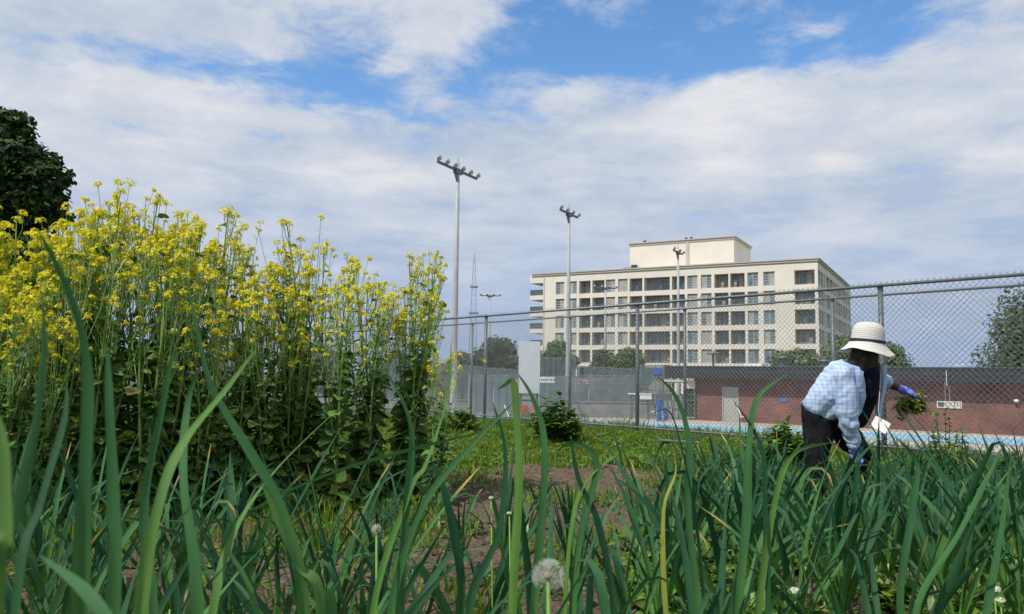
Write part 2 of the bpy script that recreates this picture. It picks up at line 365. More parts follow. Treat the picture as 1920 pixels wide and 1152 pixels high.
pc = MB(); pc.box((a-.12, yy-.12, PT-.5), (b+.12, yy+12.1, PT-.15)); pc.box((a-.28, yy-.28, PT-.15), (b+.28, yy+12.3, PT)); pc.build('cornice', trim, q)
pp = MB(); xm = a+(b-a)*.57; pp.box((xm-.25, yy-.12, TOP-.2), (xm+.25, yy-.003, PT-.51)); pp.build('pilaster', trim, q)
rv = MB()
for x, y, s in ((a+2, yy+2, .25), (a+9.4, yy+2, .2), (a+10.3, yy+2, .2)): rv.lathe((x, y, PT), [(s*.6, 0), (s*.6, .5), (s*1.3, .5), (s*1.3, .62), (0.001, .75)], 10)
rv.build('roof_vent', mat('dark_metal', (.05, .05, .055), .5), q)
rb = MB(); xx = ft(600); rb.box((xx-1.6, 3, TOP+.18), (xx+.8, 5, TOP+.75)); rb.box((xx-.3, 3.4, TOP+.75), (xx+.6, 4.2, TOP+1.25)); rb.build('roof_unit', MATS['dark_metal'], apt)

# ------------------------------------------------------------------ brick pool building
def brickmat():
    m = bpy.data.materials.new('red_brick'); m.use_nodes = True; t = m.node_tree; n = t.nodes; l = t.links; p = n['Principled BSDF']; p.inputs['Roughness'].default_value = .9
    tcx = n.new('ShaderNodeTexCoord'); sp = n.new('ShaderNodeSeparateXYZ'); l.new(tcx.outputs['Object'], sp.inputs[0])
    cb_ = n.new('ShaderNodeCombineXYZ'); l.new(m_('ADD', sp.outputs[0], sp.outputs[1], tree=t), cb_.inputs[0]); l.new(sp.outputs[2], cb_.inputs[1])
    b = n.new('ShaderNodeTexBrick'); l.new(cb_.outputs[0], b.inputs[0]); b.inputs['Scale'].default_value = 1.0
    b.inputs['Brick Width'].default_value = .23; b.inputs['Row Height'].default_value = .085; b.inputs['Mortar Size'].default_value = .009
    b.inputs['Color1'].default_value = (.20, .068, .055, 1); b.inputs['Color2'].default_value = (.12, .046, .040, 1); b.inputs['Mortar'].default_value = (.27, .17, .14, 1)
    nz = n.new('ShaderNodeTexNoise'); nz.inputs['Scale'].default_value = .6; nz.inputs['Detail'].default_value = 6; l.new(tcx.outputs['Object'], nz.inputs[0])
    mx = n.new('ShaderNodeMixRGB'); mx.blend_type = 'MULTIPLY'; mx.inputs[0].default_value = .85; l.new(b.outputs[0], mx.inputs[1]); 
    rp = n.new('ShaderNodeValToRGB'); rp.color_ramp.elements[0].position = .35; rp.color_ramp.elements[0].color = (.6, .6, .6, 1); rp.color_ramp.elements[1].color = (1.3, 1.25, 1.2, 1); rp.color_ramp.elements[1].position = .7
    l.new(nz.outputs[0], rp.inputs[0]); l.new(rp.outputs[0], mx.inputs[2]); l.new(mx.outputs[0], p.inputs['Base Color'])
    return m
bL = G(1302, 788); bR = G(1900, 817); bu = (bR-bL).normalized(); bn = Vector((-bu.y, bu.x, 0))
brick = empty('pool_building', (bL.x, bL.y, ZL), math.atan2(bu.y, bu.x), label='low red brick pool building with a flat black roof edge, behind the pool', cat='building')
BL = (bR-bL).length + 9; WH = 2.75; RT = 3.36
def bt(px): return along(bL, bR, px)
da, db = bt(1353), bt(1384)
m = MB(); m.box((0, 0, 0), (da, .3, WH)); m.box((da, 0, 2.12), (db, .3, WH)); m.box((db, 0, 0), (BL, .3, WH)); m.box((0, .3, 0), (.3, 9, WH)); m.box((BL-.3, .3, 0), (BL, 9, WH)); m.build('wall', brickmat(), brick)
blk = mat('black_fascia', (.022, .023, .026), .55, scale=2, var=.3)
m = MB(); m.box((bt(1256), -.75, WH-.12), (BL+.6, 9.5, RT)); m.build('roof', blk, brick)
m = MB(); m.box((bt(1256)-.04, -.80, RT-.0), (BL+.6, 9.5, RT+.05)); m.box((bt(1300), -.78, RT-.30), (BL+.6, -.752, RT-.27)); m.build('roof_edge', mat('edge_metal', (.10, .105, .11), .45, metal=.3), brick)
m = MB(); m.box((da+.04, .08, .02), (db-.04, .13, 2.08)); q = m.build('door', mat('grey_door', (.36, .36, .33), .6, scale=2, var=.12), brick)
m = MB(); m.tube([(db-.2, .04, 1.0), (db-.2, .04, 1.2)], .02, 6); m.build('handle', galv, q)
m = MB(); m.box((da, .02, 0), (da+.05, .2, 2.12)); m.box((db-.05, .02, 0), (db, .2, 2.12)); m.box((da+.05, .02, 2.07), (db-.05, .2, 2.12)); m.build('door_frame', framem, brick)
# porch at the left end
m = MB()
for px in (1258, 1280): m.box((bt(px)-.05, .2, 0), (bt(px)+.05, .3, WH-.13))
m.build('porch_post', galv, brick)
def on_brick(px, py):                                              # a point of the wall face, local x and z
    s = bt(px); p = bL + bu*s; Y = p.y; return s, at(px, py, Y).z - ZL
# sign
sx0, sz0 = on_brick(1755, 765); sx1, sz1 = on_brick(1802, 753)
sg = empty('wall_sign', brick.matrix_basis @ Vector(((sx0+sx1)/2, -.02, (sz0+sz1)/2)), math.atan2(bu.y, bu.x), label='small pale sign with a dark square emblem on the brick wall, right of the person', cat='sign')
sg.location = Vector((bL.x, bL.y, ZL)) + bu*((sx0+sx1)/2) - bn*.02 + Vector((0, 0, (sz0+sz1)/2))
sw, sh = (sx1-sx0)/2, (sz1-sz0)/2
m = MB(); m.box((-sw, -.03, -sh), (sw, 0, sh)); m.build('board', mat('sign_white', (.62, .60, .50), .6), sg)
m = MB(); m.box((-sw+.06, -.036, -sh*.65), (-sw+.06+sh*1.5, -.031, sh*.65)); m.build('emblem', mat('sign_green', (.03, .09, .08), .6), sg)
def text(s, size, loc_, par, mt, name='lettering', rot=(math.pi/2, 0, 0)):
    cu = bpy.data.curves.new(name, 'FONT'); cu.body = s; cu.size = size; cu.extrude = .003; cu.align_x = 'CENTER'; cu.align_y = 'CENTER'
    o = bpy.data.objects.new(name, cu); C.objects.link(o); bpy.context.view_layer.update()
    me = bpy.data.meshes.new_from_object(o.evaluated_get(bpy.context.evaluated_depsgraph_get())); bpy.data.objects.remove(o)
    o = bpy.data.objects.new(name, me); C.objects.link(o); me.materials.clear(); me.materials.append(mt); o.parent = par; o.location = loc_; o.rotation_euler = rot; return o
text('SOUTH', sh*1.7, (sh*.9, -.035, 0), sg, mat('sign_ink', (.16, .19, .17), .6))
def brick_thing(name, px, py, off, **k):
    s, z = on_brick(px, py)
    return empty(name, Vector((bL.x, bL.y, ZL)) + bu*s - bn*off + Vector((0, 0, z)), math.atan2(bu.y, bu.x), **k)
white = mat('white_paint', (.75, .75, .73), .5)
t = brick_thing('wall_lamp', 1771, 718, .0, label='white goose-neck wall lamp above the pale sign', cat='lamp')
m = MB(); m.tube([(0, -.02, -1.1), (0, -.02, 0), (.02, -.2, .1), (.12, -.35, .1)], .02, 6); m.build('bracket', white, t, True)
m = MB(); m.lathe((.2, -.38, .08), [(.03, .05), (.12, 0), (.13, -.05)], 12); m.build('lamp_shade', white, t, True)
t = brick_thing('wall_lamp', 1904, 752, .0, label='round white wall lamp at the right end of the brick wall', cat='lamp')
m = MB(); m.lathe((0, -.12, 0), [(.001, .11), (.09, .07), (.14, 0), (.1, -.07), (.001, -.09)], 14); m.build('globe', white, t, True)
m = MB(); m.tube([(0, -.01, -.3), (0, -.03, -.05)], .03, 6); m.build('bracket', MATS['dark_metal'], t)
t = brick_thing('conduit_pipe', 1779, 760, .03, label='thin white pipe running up the brick wall past the roof edge', cat='pipe')
m = MB(); m.tube([(0, 0, 0), (0, 0, .95), (0, -.80, 1.05), (0, -.80, 1.85)], .018, 6); m.build('pipe', white, t)
t = brick_thing('towel', 1468, 750, .03, label='small blue sign plate on the brick wall left of the person', cat='sign'); t.name = 'wall_plate'
m = MB(); m.box((-.22, -.02, -.12), (.22, .0, .12)); m.box((-.15, -.03, -.08), (.15, -.021, .02)); m.build('plate', mat('plate_blue', (.06, .16, .38), .5), t)
t = brick_thing('leaning_pole', 1388, 782, .4, label='white pole leaning against the brick wall beside the grey door', cat='pole')
m = MB(); m.tube([(.25, -.1, -.02), (-.2, .32, .75)], .03, 6); m.tube([(.15, -.12, .0), (.38, -.1, .05)], .03, 6); m.build('shaft', white, t)
def roof_thing(name, px, back, prof, lab, cat='vent', n=14):
    s = bt(px)
    o = empty(name, Vector((bL.x, bL.y, ZL+RT+.05)) + bu*s + bn*back, 0, label=lab, cat=cat)
    m = MB(); m.lathe((0, 0, 0), prof, n); m.build('cowl', galv, o, True); return o
roof_thing('roof_vent', 1320, 1.5, [(.08, 0), (.08, .75), (.45, .8), (.45, .86), (.15, .98), (.001, 1.0)], 'mushroom-shaped roof vent near the left end of the pool building')
roof_thing('roof_vent', 1452, 1.5, [(.26, 0), (.26, .5), (.33, .5), (.33, .6), (.001, .66)], 'grey cylindrical roof vent left of the green trees')
roof_thing('roof_vent', 1537, 1.0, [(.3, 0), (.3, .3), (.36, .3), (.36, .36), (.001, .45)], 'squat metal roof vent left of the straw hat')
roof_thing('roof_lamp', 1484, 1.0, [(.05, 0), (.05, .12), (.13, .2), (.15, .3), (.09, .4), (.001, .43)], 'left one of two small round roof globes in front of the trees', 'lamp')
roof_thing('roof_lamp', 1501, 1.0, [(.05, 0), (.05, .12), (.13, .2), (.15, .3), (.09, .4), (.001, .43)], 'right one of two small round roof globes in front of the trees', 'lamp')
s = bt(1400); o = empty('roof_hatch', Vector((bL.x, bL.y, ZL+RT+.05))+bu*s+bn*1, math.atan2(bu.y, bu.x), label='low white hatch on the black roof near the grey door', cat='hatch')
m = MB(); m.box((-.6, 0, 0), (.6, .8, .12)); m.box((-.55, .05, .12), (.55, .75, .18)); m.build('lid', white, o)

# ------------------------------------------------------------------ lamp poles
lampm = mat('lamp_silver', (.36, .37, .38), .35, metal=.4); polem = mat('pole_grey', (.36, .38, .38), .55, scale=2, var=.12)
def lightpole(px, ytop, r, ang, nl, span, label, H=12.4, ytr=None):
    hz = 704+.014*(px-960); D = H*F/(hz-ytop); base = at(px, 650, D); base.z = ZL; topz = at(px, ytop, D).z
    t = empty('floodlight_pole', base, R(ang), label=label, cat='light pole', group='floodlight poles round the courts')
    h = topz-ZL
    m = MB(); m.tube([(0, 0, -.05), (0, 0, .5), (0, 0, h*.5), (0, 0, h)], [r*1.25, r*1.2, r*.95, r*.62], 14); m.tube([(0, 0, h), (0, 0, h+.5)], .02, 5); m.build('pole', polem, t, True)
    m = MB(); m.box((-span, -.06, h-.55), (span, .06, h-.42)); m.box((-.35, -.12, h-.7), (.35, .12, h-.4)); m.tube([(-.5, 0, h-.5), (0, 0, h-1.3)], .05, 6); m.build('crossarm', mat('arm_dark', (.12, .13, .14), .5), t)
    for i in range(nl):
        x = -span+2*span*i/(nl-1)
        if abs(x) < .12: x += .25
        m = MB(); M = Matrix.Rotation(R(-58), 3, 'X')
        m.lathe((x, -.16, h-.32), [(.001, -.10), (.06, -.09), (.11, -.03), (.17, .05), (.18, .07), (.15, .06), (.001, .05)], 12, ax=M)
        m.tube([(x, 0, h-.45), (x, -.12, h-.3)], .035, 6); m.build('floodlight', lampm, t, True)
    return t
lightpole(852, 305, .17, 62, 6, 2.2, 'tallest floodlight pole, rising out of the right end of the yellow flowers')
lightpole(1065, 389, .15, 62, 4, 1.6, 'second tallest floodlight pole, between the flowers and the apartment block')
lightpole(1272, 464, .15, 60, 3, 1.4, 'floodlight pole standing in front of the middle of the apartment block')
lightpole(1135, 534, .15, 5, 4, 1.5, 'floodlight pole with a straight row of four lamps in front of the apartment balconies')
lightpole(918, 549, .13, 5, 4, 1.5, 'small far floodlight pole left of the apartment block, beside the lattice mast')
# lattice mast
D = 320; b0 = at(886, 690, D); tz = at(886, 490, D).z; h = tz-b0.z
t = empty('lattice_mast', (b0.x, b0.y, ZL), 0, label='thin steel lattice mast on the horizon behind the flower tips', cat='mast')
m = MB(); c = [(-1, -1), (1, -1), (1, 1), (-1, 1)]
H = tz-ZL
wd = lambda z: 3.0*(1-z/H)+.9
zz = [H*i/14 for i in range(15)]
for i in range(14):
    for k in range(4):
        a = Vector((c[k][0]*wd(zz[i])/2, c[k][1]*wd(zz[i])/2, zz[i])); a2 = Vector((c[k][0]*wd(zz[i+1])/2, c[k][1]*wd(zz[i+1])/2, zz[i+1]))
        k2 = (k+1) % 4; b2 = Vector((c[k2][0]*wd(zz[i+1])/2, c[k2][1]*wd(zz[i+1])/2, zz[i+1]))
        m.tube([a, a2], .10, 4); m.tube([a, b2], .05, 4); m.tube([a2, b2], .05, 4)
m.build('frame', mat('hazed_mast_steel', (.30, .32, .36), .6), t)  # steel made paler: distance haze is put into the colour
m = MB(); m.box((-1.6, -1.6, H*.78), (1.6, 1.6, H*.79)); m.build('platform', MATS['hazed_mast_steel'], t)
m = MB(); m.box((-1.9, -1.9, H*.56), (1.9, 1.9, H*.57)); m.build('platform', MATS['hazed_mast_steel'], t)
m = MB(); m.tube([(0, 0, H), (0, 0, H+3)], .15, 5); m.build('antenna', MATS['hazed_mast_steel'], t)

# ------------------------------------------------------------------ court fences, screen and odds beyond the pool
scr = mat('windscreen', (.055, .085, .092), .85, scale=2.2, col2=(.13, .175, .18), stretch=(1, 1, .5), detail=9)
scr2 = mat('windscreen_pale', (.10, .135, .145), .85, scale=2.2, col2=(.18, .225, .23), detail=9)
for q_ in (scr, scr2): q_.node_tree.nodes['Principled BSDF'].inputs['Alpha'].default_value = .80
courtp = mat('court_post', (.34, .37, .37), .6)
blu = mat('bright_blue', (.03, .10, .42), .5)
def screen_fence(px0, px1, y0, y1, D0, D1, label, m_=None, n=9, zb=.35, cut=None):
    a = at(px0, y0, D0); b = at(px1, y1, D1); A = Vector((a.x, a.y, 0)); B = Vector((b.x, b.y, 0)); d = (B-A); Ln = d.length; d.normalize()
    t = empty('court_fence', (A.x, A.y, ZL), math.atan2(d.y, d.x), label=label, cat='fence', group='court fences beyond the pool')
    h0, h1 = a.z-ZL, b.z-ZL
    hh = lambda s: h0+(h1-h0)*s/Ln
    m = MB(); rows = []
    k = 24; fr = []; bk_ = []
    for i in range(k+1):
        s = Ln*i/k; wv = .04*math.sin(i*1.7)
        fr.append([(s, wv-.01, zb), (s, wv*1.5-.01, hh(s)*.5), (s, -.01, hh(s)-.06)])
    m.quadstrip(fr); m.build('windscreen', m_ or scr, t, True)
    m = MB()
    for i in range(n+1): s = Ln*i/n; p = MB(); p.tube([(s, .06, 0), (s, .06, hh(s)+.05)], .045, 6); p.build('post', courtp, t)
    m.tube([(0, .06, h0), (Ln, .06, h1)], .035, 6); m.build('rail', galv, t)
    m = MB(); m.tube([(0, .06, h0*.5), (Ln, .06, h1*.5)], .03, 6); m.build('rail', galv, t)
    return t
screen_fence(700, 978, 672, 696, 66, 62, 'dark green screened court fence behind the left floodlight pole')
screen_fence(880, 972, 705, 704, 50, 50, 'paler low screened fence left of the blank white board', scr2, 4)
screen_fence(1012, 1078, 671, 673, 62, 62, 'tall green screened fence right of the blank white board', None, 5)
screen_fence(1082, 1200, 687, 694, 59, 57, 'green screened fence left of the pool building', None, 7)
screen_fence(1012, 1200, 707, 704, 56, 54, 'low green screened fence right of the white board, below the taller fences', scr2, 8)
t = screen_fence(1200, 1256, 686, 685, 56, 54, 'green screened fence with a blue patch at the left end of the pool building', None, 4)
m = MB(); Lx = 2.1; m.box((1.25, -.07, 2.85), (1.95, -.06, 3.25)); m.build('blue_patch', blu, t)
a = at(973, 640, 58); b = at(1012, 738, 58)
t = empty('blank_board', ((a.x+b.x)/2, 58, ZL), 0, label='tall blank white board standing left of the apartment block', cat='board')
wd_ = (b.x-a.x)/2; m = MB(); m.box((-wd_, -.08, b.z-ZL), (wd_, .08, a.z-ZL)); m.build('panel', mat('board_white', (.62, .66, .70), .6, scale=1, var=.04), t)
for s_ in (-1, 1):
    m = MB(); m.box((s_*wd_*.75-.07, .09, 0), (s_*wd_*.75+.07, .2, a.z-ZL-.3)); m.build('support_post', galv, t)
def banner(px0, px1, y0, y1, D, label, c1, ink):
    a = at(px0, y0, D); b = at(px1, y1, D)
    t = empty('banner', ((a.x+b.x)/2, D, (a.z+b.z)/2), 0, label=label, cat='banner', group='banners on the court fences')
    w_, h_ = (b.x-a.x)/2, (a.z-b.z)/2; m = MB(); m.box((-w_, -.03, -h_), (w_, 0, h_)); m.build('cloth', c1, t)
    m = MB(); r = random.Random(px0)
    x = -w_*.85
    while x < w_*.8:
        l_ = .06+r.random()*.06; m.box((x, -.04, -h_*.35), (x+l_, -.031, h_*.4)); x += l_+.06
    m.build('print', ink, t)
banner(1012, 1040, 707, 718, 53.5, 'white banner with a dark line of print right of the blank board', white, mat('ink_grey', (.10, .12, .13), .7))
banner(1084, 1104, 712, 720, 53, 'pale pink banner on the court fence, left of centre post', mat('pinkish', (.42, .34, .36), .7), mat('ink_red', (.35, .13, .15), .7))
banner(962, 971, 712, 722, 49.5, 'small red and white notice beside the blank white board', mat('pale_red', (.5, .3, .28), .7), MATS['ink_red'])
def low_wall(px0, px1, y0, y1, D, label):
    a = at(px0, y0, D); b = at(px1, y1, D); m = MB(); m.box((a.x, D, ZL), (b.x, D+.25, b.z)); m.box((a.x-.03, D-.04, b.z), (b.x+.03, D+.29, b.z+.07)); o = m.build('low_wall', mat('grey_block', (.17, .18, .17), .9, scale=1.5, col2=(.30, .30, .28)), None); return tag(o, label, 'wall')
low_wall(1070, 1222, 757, 757, 51.5, 'low grey concrete wall at the foot of the court fences')
low_wall(700, 905, 757, 752, 55, 'low grey concrete wall behind the left floodlight pole')
# table, drums, cage
def obox(t, name, boxes, mt):
    m = MB()
    for lo, hi in boxes: m.box(lo, hi)
    return m.build(name, mt, t)
p = at(1200, 738, 50); t = empty('pool_bench', (p.x, p.y, ZL), 0, label='white-topped bench table standing by the court fence', cat='table'); h = p.z-ZL
obox(t, 'top', [((-.72, -.3, h-.06), (.72, .3, h))], white)
for x in (-.55, .5): obox(t, 'leg', [((x, -.25, 0), (x+.06, -.19, h-.06)), ((x, .19, 0), (x+.06, .25, h-.06))], galv)
obox(t, 'hanging_sheet', [((-.05, -.32, h-.36), (.68, -.305, h-.1))], white)
def drum(px, py0, py1, D, r, label):
    a = at(px, py0, D); t = empty('blue_drum', (a.x, D, ZL), 0, label=label, cat='drum', group='blue drums by the pool')
    h = a.z-ZL; m = MB(); m.lathe((0, 0, 0), [(.001, 0), (r, 0), (r, .03), (r*.96, .05), (r*.97, h*.33), (r*1.03, h*.34), (r*1.03, h*.36), (r*.97, h*.37), (r*.97, h*.66), (r*1.03, h*.67), (r*.97, h*.70), (r*.97, h-.03), (r, h-.02), (r, h), (r*.9, h-.02), (.001, h-.02)], 16); m.build('barrel', blu, t, True)
    m = MB(); m.lathe((r*.5, 0, h-.02), [(.03, 0), (.03, .03), (.001, .03)], 8); m.build('cap', white, t)
drum(1236, 750, 782, 48.5, .15, 'taller blue drum beside the metal cage'); drum(1247, 764, 782, 48.5, .11, 'shorter blue drum beside the metal cage')
a = at(1243, 716, 50.5); b = at(1301, 785, 50.5); t = empty('equipment_cage', (a.x, 50.2, ZL), 0, label='pale metal-framed cage with a white top bar at the left end of the brick wall', cat='cage')
W_ = b.x-a.x; H = a.z-ZL; fm = galv
obox(t, 'frame', [((x-.03, y-.03, 0), (x+.03, y+.03, H)) for x in (0, W_*.33, W_*.66, W_) for y in (0, 1.2)] + [((0, -.02, z), (W_, .02, z+.05)) for z in (.1, H*.5, H-.05)], fm)
obox(t, 'top_bar', [((0, -.1, H+.0), (W_*.62, -.04, H+.14)), ((W_*.68, -.1, H-.35), (W_, -.04, H+.1))], mat('cream_paint', (.6, .58, .48), .6))
obox(t, 'side_panel', [((W_*.68, .03, .2), (W_*.98, .06, H-.4))], mat('cage_green', (.04, .07, .045), .8, scale=3, var=.5))
obox(t, 'stored_boards', [((.1, .2, 0), (.5, .6, 1.2)), ((.6, .25, 0), (1.15, .5, 1.55)), ((1.25, .3, 0), (1.5, .5, 1.0))], mat('board_stack', (.22, .25, .26), .8, scale=2, col2=(.45, .45, .42)))
org = mat('orange_plastic', (.42, .10, .06), .5)
def chair(px, py, D, rz, label):
    p = at(px, py, D); t = empty('pool_chair', (p.x, D, ZL), rz, label=label, cat='chair', group='orange chairs by the pool')
    obox(t, 'seat', [((-.25, -.25, .42), (.25, .25, .46))], org); obox(t, 'backrest', [((-.25, .23, .5), (.25, .27, .9))], org)
    for x in (-.22, .22):
        for y in (-.22, .22): obox(t, 'leg', [((x-.015, y-.015, 0), (x+.015, y+.015, .42))], galv)
chair(984, 760, 47, .2, 'orange chair beneath the blank white board'); chair(1000, 750, 49, -.5, 'darker orange chair right of the first one, partly behind the leaves')
for i, (x0, y0, x1, y1) in enumerate(((957, 784, 946, 760), (958+16, 786, 964, 759))):
    a = at(x0-17 if i == 0 else x0-17, y0, 46); b = at(x1-17, y1, 46.6)
    a = at(x0, y0, 46); b = at(x1, y1, 46.5); t = empty('slanted_pole', (a.x, a.y, ZL), 0, label=('left' if i == 0 else 'right')+' one of two slanted white poles below the court screens', cat='pole')
    m = MB(); m.tube([(0, 0, 0), (b.x-a.x, b.y-a.y, b.z-ZL)], .03, 6); m.tube([(0, 0, -.0), (0, 0, .05)], .09, 8); m.build('shaft', white, t)

# ------------------------------------------------------------------ trees
barkm = mat('bark', (.07, .055, .04), .95, scale=10, bump=.6, stretch=(1, 1, .3))
def leafpoly(kind):
    if kind == 'maple':
        return [(0, 0), (.28, .12), (.5, .42), (.27, .45), (.2, .8), (0, 1.0), (-.2, .8), (-.27, .45), (-.5, .42), (-.28, .12)]
    return [(0, 0), (.3, .35), (.2, .75), (0, 1), (-.2, .75), (-.3, .35)]
def crown(mb, r, clumps, n, size, poly, flat=.35):
    tot = sum(c[3]**2 for c in clumps)
    for cx, cy, cz_, cr_, sz in clumps:
        for _ in range(int(n*cr_*cr_/tot)):
            d = Vector((r.gauss(0, 1), r.gauss(0, 1), r.gauss(0, 1))).normalized()
            rad = cr_*(r.random()**.4)*(1+.28*noise.noise(Vector((d.x*2.3+cx, d.y*2.3+cy, d.z*2.3+cz_))))
            p = Vector((cx, cy, cz_)) + Vector((d.x*rad, d.y*rad, d.z*rad*sz))
            nrm = (d*.6 + Vector((r.gauss(0, .6), r.gauss(0, .6), .5+r.gauss(0, .5)))).normalized()
            a = nrm.orthogonal().normalized(); a = Matrix.Rotation(r.random()*6.28, 3, nrm) @ a; b = nrm.cross(a); s = size*(.6+.8*r.random())
            pts = [p + a*(x*s) + b*((y-.5)*s) + nrm*(abs(x)*s*.25) for x, y in poly]
            mb.face(pts)
def tree(name, base, H, Wd, label, mt, n=9000, size=.3, seed=1, kind='leaf', trunkf=.3, group=None, cl=14, sz=.8):
    r = random.Random(seed); t = empty(name, base, 0, label=label, cat='tree', group=group)
    clumps = []
    for i in range(cl):
        a = r.random()*6.28; q = r.random()**.6; z = H*(trunkf+.12+(1-trunkf-.3)*r.random()); prof = math.sin(math.pi*min(.95, max(.3, (z/H-trunkf+.12)/(1.05-trunkf))))**.6
        clumps.append((math.cos(a)*q*Wd*.62*prof, math.sin(a)*q*Wd*.62*prof, z, Wd*(.3+.22*r.random()), sz))
    clumps += [(0, 0, H*.62, Wd*.6, sz), (0, 0, H-Wd*.38, Wd*.38, .9)]
    m = MB(); m.tube([(0, 0, -.1), (.03*H*.2, 0, H*.25), (0, .02*H, H*.5), (0, 0, H*.8)], [H*.035, H*.025, H*.018, H*.006], 8)
    for c_ in clumps[:10]: m.tube([(0, 0, H*trunkf*.9), ((c_[0])*.5, c_[1]*.5, (H*trunkf+c_[2])*.52), c_[:3]], [H*.014, H*.009, H*.003], 5)
    m.build('trunk', barkm, t, True)
    m = MB(); crown(m, r, clumps, n, size, leafpoly(kind)); m.build('crown', mt, t); return t
lf_mid = leafmat('leaf_mid', ((0, (.04, .085, .016)), (.6, (.09, .155, .028)), (1, (.14, .21, .045))), trans=.2)
lf_dark = leafmat('leaf_dark', ((0, (.028, .056, .016)), (.6, (.055, .098, .026)), (1, (.09, .14, .04))), trans=.15)
lf_map = leafmat('leaf_maple', ((0, (.014, .034, .008)), (.7, (.028, .064, .012)), (1, (.055, .11, .02))), trans=.15, rough=.6, spec=.2)
def ptree(px, ytop, hw, D, label, mt, seed, **k):
    b_ = at(px, 700, D); tz = at(px, ytop, D).z; W_ = hw/F*D
    return tree('broadleaf_tree', (b_.x, b_.y, ZL), tz-ZL, W_, label, mt, seed=seed, **k)
ptree(930, 626, 62, 82, 'dark green round tree behind the court fence, left of the blank white board', lf_dark, 1, n=9000, size=.34, trunkf=.1)
ptree(868, 655, 45, 86, 'dark green tree half hidden by the flower tips beside the tall light pole', lf_dark, 2, n=6000, size=.34, trunkf=.1)
ptree(1046, 634, 56, 88, 'light green tree behind the second floodlight pole', lf_mid, 3, n=8000, size=.34, trunkf=.1)
ptree(1132, 652, 40, 85, 'small dark tree at the foot of the apartment block, left of two', lf_dark, 4, n=5000, size=.3, trunkf=.1)
ptree(1180, 650, 52, 84, 'rounded green tree at the foot of the apartment block, right of two', lf_mid, 5, n=7000, size=.3, trunkf=.1)
ptree(1497, 652, 72, 72, 'low spreading light green tree above the pool building roof', lf_mid, 6, n=9000, size=.3, trunkf=.15)
ptree(1605, 616, 85, 78, 'green tree rising behind the straw hat at the end of the apartment block', lf_mid, 7, n=9000, size=.32, trunkf=.15)
ptree(1672, 638, 55, 70, 'small green tree right of the straw hat above the roof', lf_mid, 8, n=6000, size=.28, trunkf=.15)
ptree(1962, 512, 150, 62, 'large tree cut by the right edge of the photo, above the roof', lf_dark, 9, n=16000, size=.26, trunkf=.15, cl=20)
for i, (px, yt, hw, D) in enumerate(((-40, 610, 90, 80), (130, 632, 80, 84), (300, 640, 70, 88), (450, 636, 60, 82), (610, 646, 60, 86), (745, 652, 50, 88))):
    ptree(px, yt, hw, D, 'dark green tree glimpsed through the flower stems on the left', lf_dark, 20+i, n=4500, size=.45, trunkf=.08, group='trees behind the yellow flowers')
b_ = at(14, 420, 24)
tree('maple_tree', (b_.x-.2, b_.y, gz(b_.x, 24)), at(50, 208, 24).z+.15, 2.15, 'dark dense maple tree at the left edge, above the yellow flowers', lf_map, n=26000, size=.20, seed=11, kind='maple', trunkf=.2, cl=26, sz=.8)

# ------------------------------------------------------------------ grass, ground cover and weeds
def tufts(name, n, xr, yr, hfun, hrange, mt, seed, keep, wdt=.006, lean=.5, label=None, cat=None):
    r = random.Random(seed); m = MB(); c = 0
    while c < n:
        x = r.uniform(*xr); y = r.uniform(*yr)
        if not keep(x, y, r): c += .2; continue
        c += 1; h = r.uniform(*hrange)*(.6+.8*abs(noise.noise(Vector((x*1.3, y*1.3, 0))))*1.4); a = r.random()*6.28; q = r.random()*6.28
        p = Vector((x, y, hfun(x, y)-.01)); s = Vector((math.cos(a), math.sin(a), 0))*wdt*(.6+r.random()); l_ = Vector((math.cos(q), math.sin(q), 0))*h*lean*r.random()
        md = p+l_*.4+Vector((0, 0, h*.6)); tp = p+l_*1.3+Vector((0, 0, h))
        m.face([p-s, p+s, md+s*.8, md-s*.8]); m.face([md-s*.8, md+s*.8, tp])
    o = m.build(name, mt); return tag(o, label, cat, kind='stuff')
grm = leafmat('grass_blades', ((0, (.05, .11, .010)), (.4, (.10, .19, .016)), (.75, (.17, .27, .026)), (.93, (.25, .32, .04)), (1, (.38, .34, .13))), trans=.3, spec=.15)
def inview(x, y, mrg=.06): return abs(x) < y*(.65+mrg)+.3
def d2(x, y): return (x-F2[0].x)*f2n.x + (y-F2[0].y)*f2n.y
tufts('grass', 90000, (-9, 9), (8.4, 19), gz, (.04, .17), grm, 2, lambda x, y, r: inview(x, y) and d2(x, y) < 1.6 and y > edge(x)-.25+.3*fbm(x*2, y*2), label='short green grass growing between the dug bed and the fences', cat='grass')
tufts('tall_grass', 5000, (-7, 9), (12, 19.5), gz, (.16, .36), grm, 3, lambda x, y, r: inview(x, y) and abs(d2(x, y)+.5) < .9 and fbm(x*.8, y*.8) > -.1, wdt=.007, label='taller unmown grass along the foot of the fences', cat='grass')
def rosette(m, p, r, n, L0, poly, up=.5, s=1.0):
    for i in range(n):
        a = r.random()*6.28; e = up+r.gauss(0, .25); d = Vector((math.cos(a)*math.cos(e), math.sin(a)*math.cos(e), math.sin(e))); sd = Vector((-math.sin(a), math.cos(a), 0)); nr = d.cross(sd)
        l_ = L0*(.5+.7*r.random()); q = p + d*l_*.3*r.random() + Vector((0, 0, L0*r.random()*s))
        m.face([q + sd*(x*l_) + d*(y*l_) + nr*(-y*y*l_*.35+abs(x)*l_*.2) for x, y in poly])
weedm = leafmat('weed_leaf', ((0, (.06, .13, .015)), (.6, (.12, .23, .026)), (1, (.21, .31, .045))), trans=.3)
